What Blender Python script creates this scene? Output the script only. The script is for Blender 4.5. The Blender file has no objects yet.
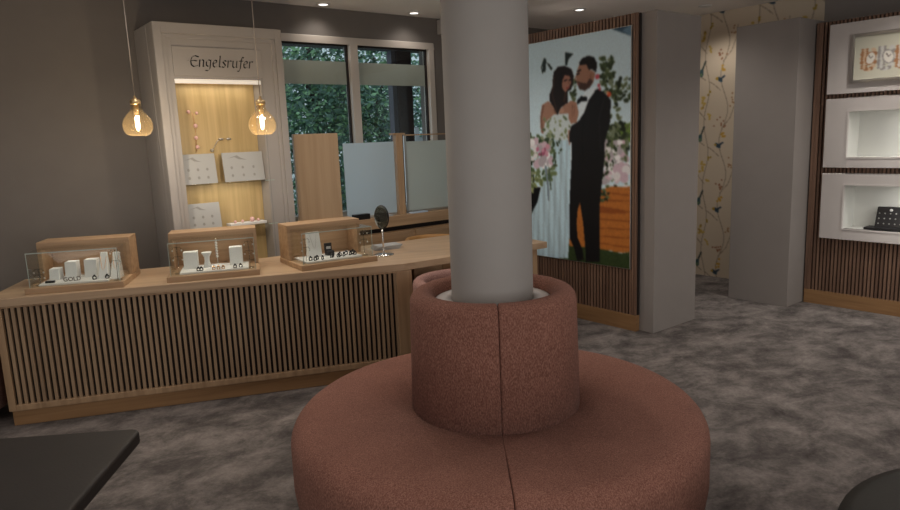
import bpy, bmesh, math, random
import numpy as np
from mathutils import Vector, Matrix
random.seed(7)
SC = bpy.context.scene
COL = SC.collection

# ------------------------------------------------------------------ camera, world, lights, exposure
cam_d = bpy.data.cameras.new('camera')
cam_d.sensor_width = 36.0
cam_d.lens = 673.2 / 900 * 36.0
cam_d.clip_start = 0.05
cam = bpy.data.objects.new('camera', cam_d)
COL.objects.link(cam)
_r = Vector((0.7813561, -0.62282713, -0.03961086)).normalized()
_f = Vector((0.60884884, 0.77468215, -0.17079422)).normalized()
_u = _r.cross(_f).normalized()
_m = Matrix.Identity(4)
for _i in range(3):
    _m[_i][0] = _r[_i]; _m[_i][1] = _u[_i]; _m[_i][2] = -_f[_i]
_m.translation = Vector((0, 0, 1.65))
cam.matrix_world = _m
SC.camera = cam

world = bpy.data.worlds.new('world'); SC.world = world
world.use_nodes = True
world.node_tree.nodes['Background'].inputs['Color'].default_value = (0.72, 0.86, 1.0, 1)
world.node_tree.nodes['Background'].inputs['Strength'].default_value = 2.7

SC.view_settings.view_transform = 'Standard'
SC.view_settings.look = 'None'
SC.view_settings.gamma = 1.0
SC.view_settings.use_curve_mapping = False
SC.view_settings.exposure = -1.0


def aim(o, d):
    o.rotation_euler = Vector(d).to_track_quat('-Z', 'Y').to_euler()


def area(name, loc, direction, sx, sy, watts, col):
    l = bpy.data.lights.new(name, 'AREA'); l.shape = 'RECTANGLE'
    l.size = sx; l.size_y = sy; l.energy = watts; l.color = col
    o = bpy.data.objects.new(name, l); COL.objects.link(o); o.location = loc; aim(o, direction)
    return o


def spot(name, loc, watts, col=(1, .93, .86), ang=140, blend=.7, rad=.05):
    l = bpy.data.lights.new(name, 'SPOT'); l.energy = watts; l.color = col
    l.spot_size = math.radians(ang); l.spot_blend = blend; l.shadow_soft_size = rad
    o = bpy.data.objects.new(name, l); COL.objects.link(o); o.location = loc
    return o


# added soft fill lights before the closed, unseen left and front walls
area('left_wall_fill', (-2.55, 1.6, 1.5), (1, .05, -.05), 3.4, 2.3, 66, (1, .96, .92))
area('front_wall_fill', (1.5, -2.9, 1.5), (.05, 1, -.02), 3.0, 2.3, 125, (1, .96, .92))
# beams of the four seen downlights, fixtures further down
DOWN = [(3.009, 5.475), (3.969, 5.455), (5.355, 4.598), (6.404, 3.882)]
for i, (x, y) in enumerate(DOWN):
    spot('downlight_beam', (x, y, 2.80), (7, 7, 26, 26)[i], (1, .92, .84))
for (x, y, w) in [(0.7, 3.3, 24), (3.2, 4.3, 60), (0.2, 0.6, 24), (-.5, 4.6, 30), (3.9, 1.7, 55), (5.7, 1.75, 100), (3.6, -0.8, 50), (5.6, -0.6, 50), (1.3, 4.3, 42), (2.2, 3.6, 40), (5.4, 3.6, 40)]:
    spot('ceiling_fill', (x, y, 2.80), w, rad=.12)  # extra spots without fixtures, added as fill to brighten the room


# ------------------------------------------------------------------ helpers
def lin(c):
    return tuple((v / 12.92 if v <= .04045 else ((v + .055) / 1.055) ** 2.4) for v in c)


def tag(o, label=None, cat=None, group=None, kind=None):
    if label: o['label'] = label
    if cat: o['category'] = cat
    if group: o['group'] = group
    if kind: o['kind'] = kind
    return o


def empty(name, loc=(0, 0, 0), rz=0.0, label=None, cat=None, group=None):
    o = bpy.data.objects.new(name, None); COL.objects.link(o)
    o.location = loc; o.rotation_euler = (0, 0, rz); o.empty_display_size = .1
    return tag(o, label, cat, group)


class MB:
    """collects shapes; build() links them as one mesh object"""
    def __init__(self):
        self.v = []; self.f = []; self.mi = []; self.sm = []

    def add(self, vs, fs, mi=0, smooth=False):
        b = len(self.v)
        self.v += [tuple(p) for p in vs]
        for f in fs:
            self.f.append(tuple(b + i for i in f)); self.mi.append(mi); self.sm.append(smooth)
        return self

    def box(self, x0, x1, y0, y1, z0, z1, mi=0):
        vs = [(x0, y0, z0), (x1, y0, z0), (x1, y1, z0), (x0, y1, z0), (x0, y0, z1), (x1, y0, z1), (x1, y1, z1), (x0, y1, z1)]
        fs = [(0, 3, 2, 1), (4, 5, 6, 7), (0, 1, 5, 4), (1, 2, 6, 5), (2, 3, 7, 6), (3, 0, 4, 7)]
        return self.add(vs, fs, mi)

    def prism(self, poly, z0, z1, mi=0):
        n = len(poly)
        vs = [(x, y, z0) for x, y in poly] + [(x, y, z1) for x, y in poly]
        fs = [tuple(range(n - 1, -1, -1)), tuple(range(n, 2 * n))] + [(i, (i + 1) % n, n + (i + 1) % n, n + i) for i in range(n)]
        return self.add(vs, fs, mi)

    def lathe(self, prof, n=32, a0=0.0, a1=2 * math.pi, mi=0, c=(0, 0, 0), smooth=True, cap=False):
        full = abs(a1 - a0 - 2 * math.pi) < 1e-6
        m = n if full else n + 1
        vs = []
        for k in range(m):
            a = a0 + (a1 - a0) * k / n
            for r, z in prof:
                vs.append((c[0] + r * math.cos(a), c[1] + r * math.sin(a), c[2] + z))
        P = len(prof); fs = []
        for k in range(n):
            k2 = (k + 1) % m
            for i in range(P - 1):
                fs.append((k * P + i, k2 * P + i, k2 * P + i + 1, k * P + i + 1))
        if cap:
            fs.append(tuple(k * P for k in range(m))[::-1]); fs.append(tuple(k * P + P - 1 for k in range(m)))
        return self.add(vs, fs, mi, smooth)

    def tube(self, pts, r, n=8, mi=0, smooth=True):
        pts = [Vector(p) for p in pts]; vs = []
        rr = r if isinstance(r, (list, tuple)) else [r] * len(pts)
        for i, p in enumerate(pts):
            t = (pts[min(i + 1, len(pts) - 1)] - pts[max(i - 1, 0)]).normalized()
            a = t.cross(Vector((0, 0, 1)))
            if a.length < 1e-3: a = t.cross(Vector((1, 0, 0)))
            a.normalize(); b = t.cross(a)
            for k in range(n):
                q = 2 * math.pi * k / n
                vs.append(p + rr[i] * (math.cos(q) * a + math.sin(q) * b))
        fs = []
        for i in range(len(pts) - 1):
            for k in range(n):
                k2 = (k + 1) % n
                fs.append((i * n + k, i * n + k2, (i + 1) * n + k2, (i + 1) * n + k))
        fs.append(tuple(range(n))[::-1]); fs.append(tuple((len(pts) - 1) * n + k for k in range(n)))
        return self.add(vs, fs, mi, smooth)

    def ball(self, c, r, n=12, mi=0, sx=1, sy=1, sz=1):
        m = max(6, n // 2); vs = []; fs = []
        for i in range(m + 1):
            t = math.pi * i / m
            for k in range(n):
                q = 2 * math.pi * k / n
                vs.append((c[0] + r * sx * math.sin(t) * math.cos(q), c[1] + r * sy * math.sin(t) * math.sin(q), c[2] + r * sz * math.cos(t)))
        for i in range(m):
            for k in range(n):
                fs.append((i * n + k, (i + 1) * n + k, (i + 1) * n + (k + 1) % n, i * n + (k + 1) % n))
        return self.add(vs, fs, mi, True)

    def build(self, name, mats, parent=None, loc=None, rz=None, bevel=0.0, seg=2, label=None):
        me = bpy.data.meshes.new(name)
        me.from_pydata(self.v, [], self.f)
        for m in (mats if isinstance(mats, (list, tuple)) else [mats]): me.materials.append(m)
        me.polygons.foreach_set('material_index', self.mi)
        me.polygons.foreach_set('use_smooth', self.sm)
        me.update()
        bm = bmesh.new(); bm.from_mesh(me); bmesh.ops.remove_doubles(bm, verts=bm.verts, dist=1e-6)
        bmesh.ops.recalc_face_normals(bm, faces=bm.faces); bm.to_mesh(me); bm.free()
        o = bpy.data.objects.new(name, me); COL.objects.link(o)
        if parent: o.parent = parent
        if loc is not None: o.location = loc
        if rz is not None: o.rotation_euler = (0, 0, rz)
        if bevel:
            b = o.modifiers.new('bevel', 'BEVEL'); b.width = bevel; b.segments = seg; b.limit_method = 'ANGLE'; b.angle_limit = math.radians(40)
            b.harden_normals = False
        if label: o['label'] = label
        return o


def struct(o):
    o['kind'] = 'structure'; return o


# ------------------------------------------------------------------ materials
def base_mat(name):
    m = bpy.data.materials.new(name); m.use_nodes = True
    nt = m.node_tree; b = nt.nodes['Principled BSDF']
    return m, nt, b


def N(nt, t, **kw):
    n = nt.nodes.new(t)
    for k, v in kw.items(): setattr(n, k, v)
    return n


def plain(name, c, rough=.6, metal=0.0, var=.06, scale=6.0, bump=0.0, bscale=200.0, spec=.5):
    m, nt, b = base_mat(name); L = nt.links
    tc = N(nt, 'ShaderNodeTexCoord'); no = N(nt, 'ShaderNodeTexNoise'); no.inputs['Scale'].default_value = scale; no.inputs['Detail'].default_value = 4
    L.new(tc.outputs['Object'], no.inputs['Vector'])
    r = N(nt, 'ShaderNodeValToRGB')
    r.color_ramp.elements[0].position = .3; r.color_ramp.elements[1].position = .7
    r.color_ramp.elements[0].color = tuple(v * (1 - var) for v in c) + (1,)
    r.color_ramp.elements[1].color = tuple(min(1, v * (1 + var)) for v in c) + (1,)
    L.new(no.outputs['Fac'], r.inputs['Fac']); L.new(r.outputs['Color'], b.inputs['Base Color'])
    b.inputs['Roughness'].default_value = rough; b.inputs['Metallic'].default_value = metal
    b.inputs['Specular IOR Level'].default_value = spec
    if bump:
        n2 = N(nt, 'ShaderNodeTexNoise'); n2.inputs['Scale'].default_value = bscale; n2.inputs['Detail'].default_value = 3
        L.new(tc.outputs['Object'], n2.inputs['Vector'])
        bp = N(nt, 'ShaderNodeBump'); bp.inputs['Strength'].default_value = bump; bp.inputs['Distance'].default_value = .004
        L.new(n2.outputs['Fac'], bp.inputs['Height']); L.new(bp.outputs['Normal'], b.inputs['Normal'])
    return m


def wood(name, c0, c1, axis='x', rough=.45, scale=1.0):
    m, nt, b = base_mat(name); L = nt.links
    tc = N(nt, 'ShaderNodeTexCoord'); mp = N(nt, 'ShaderNodeMapping')
    s = {'x': (1.2, 26, 26), 'y': (26, 1.2, 26), 'z': (26, 26, 1.2)}[axis]
    mp.inputs['Scale'].default_value = tuple(v * scale for v in s)
    L.new(tc.outputs['Object'], mp.inputs['Vector'])
    no = N(nt, 'ShaderNodeTexNoise'); no.inputs['Scale'].default_value = 1.0; no.inputs['Detail'].default_value = 6; no.inputs['Distortion'].default_value = .6
    L.new(mp.outputs['Vector'], no.inputs['Vector'])
    r = N(nt, 'ShaderNodeValToRGB'); r.color_ramp.elements[0].position = .32; r.color_ramp.elements[1].position = .68
    r.color_ramp.elements[0].color = c0 + (1,); r.color_ramp.elements[1].color = c1 + (1,)
    L.new(no.outputs['Fac'], r.inputs['Fac']); L.new(r.outputs['Color'], b.inputs['Base Color'])
    b.inputs['Roughness'].default_value = rough
    bp = N(nt, 'ShaderNodeBump'); bp.inputs['Strength'].default_value = .12; bp.inputs['Distance'].default_value = .002
    L.new(no.outputs['Fac'], bp.inputs['Height']); L.new(bp.outputs['Normal'], b.inputs['Normal'])
    return m


def tweed(name, c0, c1, c2):
    m, nt, b = base_mat(name); L = nt.links
    tc = N(nt, 'ShaderNodeTexCoord')
    n1 = N(nt, 'ShaderNodeTexNoise'); n1.inputs['Scale'].default_value = 230; n1.inputs['Detail'].default_value = 3
    mp = N(nt, 'ShaderNodeMapping'); mp.inputs['Scale'].default_value = (1, 1, .45)
    L.new(tc.outputs['Object'], mp.inputs['Vector']); L.new(mp.outputs['Vector'], n1.inputs['Vector'])
    r = N(nt, 'ShaderNodeValToRGB')
    r.color_ramp.elements[0].position = .35; r.color_ramp.elements[0].color = c0 + (1,)
    r.color_ramp.elements[1].position = .68; r.color_ramp.elements[1].color = c2 + (1,)
    e = r.color_ramp.elements.new(.52); e.color = c1 + (1,)
    L.new(n1.outputs['Fac'], r.inputs['Fac'])
    n2 = N(nt, 'ShaderNodeTexNoise'); n2.inputs['Scale'].default_value = 5; n2.inputs['Detail'].default_value = 3
    L.new(tc.outputs['Object'], n2.inputs['Vector'])
    mr = N(nt, 'ShaderNodeMapRange'); mr.inputs['To Min'].default_value = .82; mr.inputs['To Max'].default_value = 1.18
    L.new(n2.outputs['Fac'], mr.inputs['Value'])
    mx = N(nt, 'ShaderNodeMix', data_type='RGBA', blend_type='MULTIPLY'); mx.inputs['Factor'].default_value = 1
    L.new(r.outputs['Color'], mx.inputs['A']); L.new(mr.outputs['Result'], mx.inputs['B'])
    L.new(mx.outputs['Result'], b.inputs['Base Color'])
    b.inputs['Roughness'].default_value = .95; b.inputs['Specular IOR Level'].default_value = .15
    b.inputs['Sheen Weight'].default_value = .04
    vo = N(nt, 'ShaderNodeTexVoronoi'); vo.inputs['Scale'].default_value = 230
    L.new(mp.outputs['Vector'], vo.inputs['Vector'])
    bp = N(nt, 'ShaderNodeBump'); bp.inputs['Strength'].default_value = .55; bp.inputs['Distance'].default_value = .004
    L.new(vo.outputs['Distance'], bp.inputs['Height']); L.new(bp.outputs['Normal'], b.inputs['Normal'])
    return m


def carpet_mat():
    m, nt, b = base_mat('mottled_carpet'); L = nt.links
    tc = N(nt, 'ShaderNodeTexCoord'); mp = N(nt, 'ShaderNodeMapping')
    mp.inputs['Rotation'].default_value = (0, 0, math.radians(38)); mp.inputs['Scale'].default_value = (1.0, 1.25, 1)
    L.new(tc.outputs['Object'], mp.inputs['Vector'])
    n1 = N(nt, 'ShaderNodeTexNoise'); n1.inputs['Scale'].default_value = 3.3; n1.inputs['Detail'].default_value = 11; n1.inputs['Roughness'].default_value = .73; n1.inputs['Distortion'].default_value = .25
    L.new(mp.outputs['Vector'], n1.inputs['Vector'])
    r = N(nt, 'ShaderNodeValToRGB')
    cr = r.color_ramp
    cr.elements[0].position = .34; cr.elements[0].color = (.076, .066, .063, 1)
    cr.elements[1].position = .68; cr.elements[1].color = (.335, .298, .275, 1)
    e = cr.elements.new(.47); e.color = (.155, .137, .129, 1)
    e = cr.elements.new(.56); e.color = (.238, .21, .196, 1)
    L.new(n1.outputs['Fac'], r.inputs['Fac'])
    n2 = N(nt, 'ShaderNodeTexNoise'); n2.inputs['Scale'].default_value = 60; n2.inputs['Detail'].default_value = 3
    L.new(tc.outputs['Object'], n2.inputs['Vector'])
    mr = N(nt, 'ShaderNodeMapRange'); mr.inputs['To Min'].default_value = .75; mr.inputs['To Max'].default_value = 1.25
    L.new(n2.outputs['Fac'], mr.inputs['Value'])
    mx = N(nt, 'ShaderNodeMix', data_type='RGBA', blend_type='MULTIPLY'); mx.inputs['Factor'].default_value = 1
    L.new(r.outputs['Color'], mx.inputs['A']); L.new(mr.outputs['Result'], mx.inputs['B'])
    L.new(mx.outputs['Result'], b.inputs['Base Color'])
    b.inputs['Roughness'].default_value = .95; b.inputs['Specular IOR Level'].default_value = .15
    bp = N(nt, 'ShaderNodeBump'); bp.inputs['Strength'].default_value = .5; bp.inputs['Distance'].default_value = .006
    n3 = N(nt, 'ShaderNodeTexNoise'); n3.inputs['Scale'].default_value = 180
    L.new(tc.outputs['Object'], n3.inputs['Vector'])
    L.new(n3.outputs['Fac'], bp.inputs['Height']); L.new(bp.outputs['Normal'], b.inputs['Normal'])
    return m


def emit(name, c, s):
    m, nt, b = base_mat(name)
    b.inputs['Base Color'].default_value = c + (1,); b.inputs['Emission Color'].default_value = c + (1,); b.inputs['Emission Strength'].default_value = s
    return m


def clear_glass(name, tint=(1, 1, 1), alpha=.9, rough=.02):
    """thin clear pane: mostly see-through with a mirror sheen"""
    m = bpy.data.materials.new(name); m.use_nodes = True; nt = m.node_tree; L = nt.links
    nt.nodes.remove(nt.nodes['Principled BSDF'])
    out = nt.nodes['Material Output']
    tr = N(nt, 'ShaderNodeBsdfTransparent'); tr.inputs['Color'].default_value = tint + (1,)
    gl = N(nt, 'ShaderNodeBsdfGlossy'); gl.inputs['Roughness'].default_value = rough
    lw = N(nt, 'ShaderNodeLayerWeight'); lw.inputs['Blend'].default_value = .5
    pw = N(nt, 'ShaderNodeMath', operation='POWER'); pw.inputs[1].default_value = 4.0
    ml = N(nt, 'ShaderNodeMath', operation='MULTIPLY_ADD'); ml.inputs[1].default_value = .5; ml.inputs[2].default_value = .025
    L.new(lw.outputs['Facing'], pw.inputs[0]); L.new(pw.outputs[0], ml.inputs[0])
    mx = N(nt, 'ShaderNodeMixShader')
    L.new(ml.outputs[0], mx.inputs['Fac']); L.new(tr.outputs['BSDF'], mx.inputs[1]); L.new(gl.outputs['BSDF'], mx.inputs[2])
    L.new(mx.outputs['Shader'], out.inputs['Surface'])
    return m


def frosted(name, c):
    m = bpy.data.materials.new(name); m.use_nodes = True; nt = m.node_tree; L = nt.links
    nt.nodes.remove(nt.nodes['Principled BSDF']); out = nt.nodes['Material Output']
    d = N(nt, 'ShaderNodeBsdfDiffuse'); d.inputs['Color'].default_value = c + (1,)
    t = N(nt, 'ShaderNodeBsdfTranslucent'); t.inputs['Color'].default_value = c + (1,)
    mx = N(nt, 'ShaderNodeMixShader'); mx.inputs['Fac'].default_value = .55
    L.new(d.outputs['BSDF'], mx.inputs[1]); L.new(t.outputs['BSDF'], mx.inputs[2])
    no = N(nt, 'ShaderNodeTexNoise'); no.inputs['Scale'].default_value = 300
    bp = N(nt, 'ShaderNodeBump'); bp.inputs['Strength'].default_value = .1
    L.new(no.outputs['Fac'], bp.inputs['Height']); L.new(bp.outputs['Normal'], d.inputs['Normal'])
    L.new(mx.outputs['Shader'], out.inputs['Surface'])
    return m


def print_mat(name, glow=0.0, rough=.6):
    """a printed surface: its colours are stored per vertex"""
    m, nt, b = base_mat(name); L = nt.links
    a = N(nt, 'ShaderNodeAttribute'); a.attribute_name = 'print'
    L.new(a.outputs['Color'], b.inputs['Base Color']); b.inputs['Roughness'].default_value = rough
    b.inputs['Specular IOR Level'].default_value = .2
    if glow:
        L.new(a.outputs['Color'], b.inputs['Emission Color']); b.inputs['Emission Strength'].default_value = glow
    return m


M = {}
M['ceil'] = plain('ceiling_paint', (.92, .885, .86), .9, var=.01)
M['wall'] = plain('taupe_wall_paint', (.158, .141, .128), .9, var=.03, bump=.05)
M['partition'] = plain('grey_partition_paint', (.305, .275, .255), .85, var=.02)
M['column'] = plain('pale_grey_column_paint', (.40, .38, .36), .75, var=.02)
M['white'] = plain('matte_white', (.74, .73, .715), .6, var=.015)
M['cream'] = plain('cream_lacquer', (.365, .34, .322), .55, var=.03, scale=3)
M['greige'] = plain('greige_lacquer', (.64, .60, .575), .55, var=.02)
M['nichewhite'] = plain('niche_white', (.74, .74, .70), .6, var=.01)
M['oak'] = wood('oak_along', (.33, .205, .112), (.47, .31, .18), 'x')
M['oak_v'] = wood('oak_upright', (.33, .205, .112), (.47, .31, .18), 'z')
M['oak_top'] = wood('pale_oak_top', (.42, .285, .175), (.54, .38, .245), 'x', .4)
M['oak_y'] = wood('oak_cross', (.33, .205, .112), (.47, .31, .18), 'y')
M['plinth'] = wood('warm_oak_plinth', (.27, .145, .062), (.39, .22, .10), 'x')
M['plinth_y'] = wood('warm_oak_plinth_cross', (.27, .145, .062), (.39, .22, .10), 'y')
M['slat'] = wood('oak_slat', (.29, .19, .115), (.41, .28, .17), 'z')
M['walnut'] = wood('walnut_slat', (.15, .085, .058), (.26, .155, .105), 'z')
M['backing'] = plain('dark_felt_backing', (.022, .016, .014), .95, var=.05)
M['gold_oak'] = wood('golden_oak_back', (.46, .33, .145), (.60, .44, .215), 'z', .5)
M['tweed'] = tweed('terracotta_tweed', (.18, .078, .057), (.278, .127, .093), (.378, .194, .149))
M['tweed2'] = tweed('dusty_rose_tweed', (.25, .13, .11), (.37, .21, .18), (.48, .30, .26))
M['carpet'] = carpet_mat()
M['black'] = plain('black_leather', (.022, .0175, .0155), .6, var=.1, bump=.15, bscale=120)
M['blackstool'] = plain('dark_olive_leather', (.022, .0195, .015), .6, var=.1, bump=.1, bscale=120)
M['blackmetal'] = plain('black_metal', (.02, .02, .02), .4, .6)
M['chrome'] = plain('polished_chrome', (.75, .74, .72), .15, 1.0, var=.01)
M['silver'] = plain('brushed_silver', (.55, .53, .50), .35, .9)
M['gold'] = plain('rose_gold', (.78, .47, .26), .3, .9)
M['brass'] = plain('brass', (.72, .52, .28), .3, .9)
M['tan'] = plain('tan_leather', (.46, .24, .08), .5, var=.08)
M['glass'] = clear_glass('clear_glass', (.97, .985, .975))
M['winglass'] = clear_glass('window_glass', (.93, .955, .95))
def amber_glass():
    m = clear_glass('amber_glass', (.99, .95, .87), rough=.05); nt = m.node_tree; L = nt.links
    out = nt.nodes['Material Output']; old = out.inputs['Surface'].links[0].from_socket
    t = N(nt, 'ShaderNodeBsdfTranslucent'); t.inputs['Color'].default_value = (1, .72, .38, 1)
    mx = N(nt, 'ShaderNodeMixShader'); mx.inputs['Fac'].default_value = .014
    L.new(old, mx.inputs[1]); L.new(t.outputs['BSDF'], mx.inputs[2]); L.new(mx.outputs['Shader'], out.inputs['Surface'])
    return m


M['amber'] = amber_glass()
M['glassedge'] = plain('glass_edge', (.42, .50, .46), .2, var=.02)
M['acrylic'] = clear_glass('clear_acrylic', (.86, .87, .86), rough=.08)
M['frost'] = frosted('frosted_glass', (.68, .76, .80))
M['frost2'] = frosted('frosted_glass_sand', (.66, .69, .65))
M['bulb'] = emit('glowing_filament', (1, .88, .68), 7)
M['lamp'] = emit('lit_lamp_diffuser', (1, .95, .88), 5)
M['strip'] = emit('lit_shelf_strip', (1, .95, .88), .42)
M['ink'] = plain('black_ink', (.012, .011, .012), .5, var=.02)
M['greyink'] = plain('grey_ink', (.30, .295, .28), .7)
M['brown'] = plain('dark_brown_letters', (.07, .038, .022), .5)
M['oak_light'] = wood('honey_oak_board', (.47, .325, .20), (.54, .385, .245), 'z')
M['paper'] = plain('white_paper', (.43, .435, .43), .7, var=.01)
M['rose'] = plain('rose_crystal', (.80, .50, .48), .3)
M['cable'] = plain('pale_cable', (.34, .29, .25), .6)
M['postwood'] = plain('dark_brown_post', (.055, .038, .038), .7, var=.1)
M['bark'] = plain('bark', (.06, .045, .035), .9, var=.3)
M['leafA'] = plain('dark_leaf', (.075, .15, .105), .6, var=.55, scale=2.5)
M['leafB'] = plain('mid_leaf', (.18, .33, .16), .6, var=.5, scale=2.5)
M['leafC'] = plain('blue_green_leaf', (.12, .21, .19), .6, var=.5, scale=2.5)
M['render'] = plain('white_render', (.78, .80, .80), .9)
M['lawn'] = plain('grass_ground', (.06, .12, .05), .95, var=.3)
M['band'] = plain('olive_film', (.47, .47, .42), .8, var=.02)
M['soffit'] = plain('slate_soffit', (.10, .095, .115), .9)
M['leaf_plant'] = plain('dark_green_plant', (.05, .10, .04), .5, var=.4, scale=30)
M['mirror'] = plain('mirror_silver', (.8, .82, .8), .04, 1.0, var=.0)
M['bluebook'] = plain('blue_paper', (.45, .55, .66), .7)
M['frame'] = plain('window_frame_paint', (.50, .45, .40), .5, var=.02)


# ------------------------------------------------------------------ printed panels (numpy painter)
class Paint:
    def __init__(self, u0, u1, v0, v1, res, bg):
        self.u0, self.v0, self.res = u0, v0, res
        self.nu = int(round((u1 - u0) / res)) + 1; self.nv = int(round((v1 - v0) / res)) + 1
        self.U, self.V = np.meshgrid(np.linspace(u0, u1, self.nu), np.linspace(v0, v1, self.nv))
        self.img = np.zeros(self.U.shape + (3,)); self.img[:] = bg

    def mask_poly(self, p):
        p = np.array(p, float); x, y = self.U, self.V
        ins = np.zeros(x.shape, bool); j = len(p) - 1
        for i in range(len(p)):
            xi, yi, xj, yj = p[i][0], p[i][1], p[j][0], p[j][1]
            if abs(yj - yi) > 1e-12:
                ins ^= ((yi > y) != (yj > y)) & (x < (xj - xi) * (y - yi) / (yj - yi) + xi)
            j = i
        return ins

    def poly(self, p, c, mottle=0.0, seed=0):
        m = self.mask_poly(p)
        col = np.array(c)[None, :] * np.ones((m.sum(), 1))
        if mottle:
            rg = np.random.RandomState(seed); col *= (1 + mottle * rg.uniform(-1, 1, (m.sum(), 1)))
        self.img[m] = col
        return m

    def blob(self, u, v, ru, rv, c, ang=0.0):
        du, dv = self.U - u, self.V - v
        a = du * math.cos(ang) + dv * math.sin(ang); b = -du * math.sin(ang) + dv * math.cos(ang)
        self.img[(a / ru) ** 2 + (b / rv) ** 2 < 1] = c

    def line(self, pts, w, c):
        for (a, b), (a2, b2) in zip(pts[:-1], pts[1:]):
            L2 = (a2 - a) ** 2 + (b2 - b) ** 2 + 1e-12
            t = np.clip(((self.U - a) * (a2 - a) + (self.V - b) * (b2 - b)) / L2, 0, 1)
            d = np.hypot(self.U - a - t * (a2 - a), self.V - b - t * (b2 - b))
            self.img[d < w] = c

    def scatter(self, rg, n, ulim, vlim, rlim, cols, squash=.55):
        for _ in range(n):
            r = rg.uniform(*rlim)
            self.blob(rg.uniform(*ulim), rg.uniform(*vlim), r, r * squash, cols[rg.randint(len(cols))], rg.uniform(0, 3.14))

    def blur(self, k=1):
        for _ in range(k):
            p = np.pad(self.img, ((1, 1), (1, 1), (0, 0)), 'edge')
            self.img = (p[1:-1, 1:-1] * 2 + p[:-2, 1:-1] + p[2:, 1:-1] + p[1:-1, :-2] + p[1:-1, 2:]) / 6

    def build(self, name, mat, place, parent=None, thick=None):
        """place(u, v) -> local coordinates; thick = vector to the back of the sheet"""
        nu, nv = self.nu, self.nv
        pts = [place(u, v) for u, v in zip(self.U.ravel(), self.V.ravel())]
        idx = np.arange(nu * nv).reshape(nv, nu)
        q = np.stack([idx[:-1, :-1], idx[:-1, 1:], idx[1:, 1:], idx[1:, :-1]], -1).reshape(-1, 4)
        faces = [tuple(int(k) for k in f) for f in q]
        if thick:
            b = len(pts); cs = [0, nu - 1, nu * nv - 1, nu * nv - nu]
            pts += [tuple(pts[c][k] + thick[k] for k in range(3)) for c in cs]
            faces.append((b, b + 3, b + 2, b + 1))
            edges = [list(idx[0, :]), list(idx[:, -1]), list(idx[-1, ::-1]), list(idx[::-1, 0])]
            for e in range(4):
                faces.append(tuple(int(i) for i in edges[e][::-1]) + (b + e, b + (e + 1) % 4))
        me = bpy.data.meshes.new(name); me.from_pydata(pts, [], faces); me.materials.append(mat)
        at = me.color_attributes.new('print', 'FLOAT_COLOR', 'POINT')
        c = np.ones((len(pts), 4), np.float32); im = np.clip(self.img.reshape(-1, 3), 0, 1)
        c[:nu * nv, :3] = np.where(im <= .04045, im / 12.92, ((im + .055) / 1.055) ** 2.4)
        if len(pts) > nu * nv: c[nu * nv:, :3] = .5
        at.data.foreach_set('color', c.ravel()); me.update()
        o = bpy.data.objects.new(name, me); COL.objects.link(o)
        if parent: o.parent = parent
        return o


# ------------------------------------------------------------------ the setting
CE = 2.85; YW = 5.64; XW = 6.9
struct(MB().box(-2.6, XW + .2, -3.0, YW + .25, -.12, 0).build('floor', M['carpet']))
struct(MB().box(-2.6, XW + .2, -3.0, YW + .25, CE, CE + .15).build('ceiling', M['ceil']))
WX0, WX1, WZ0, WZ1 = 2.30, 4.32, .93, 2.605
w = MB()
w.box(-2.6, WX0, YW, YW + .25, 0, CE); w.box(WX1, XW, YW, YW + .25, 0, CE)
w.box(WX0, WX1, YW, YW + .25, 0, WZ0); w.box(WX0, WX1, YW, YW + .25, WZ1, CE)
struct(w.build('wall_back', M['wall']))
struct(MB().box(-2.75, -2.6, -3.0, YW + .25, 0, CE).build('wall_left', M['wall']))
struct(MB().box(-2.6, XW, -3.15, -3.0, 0, CE).build('wall_front', M['wall']))
wr = MB().box(XW, XW + .2, -3.0, YW, 0, CE)
wall_r = struct(wr.build('wall_right', M['partition']))

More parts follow.
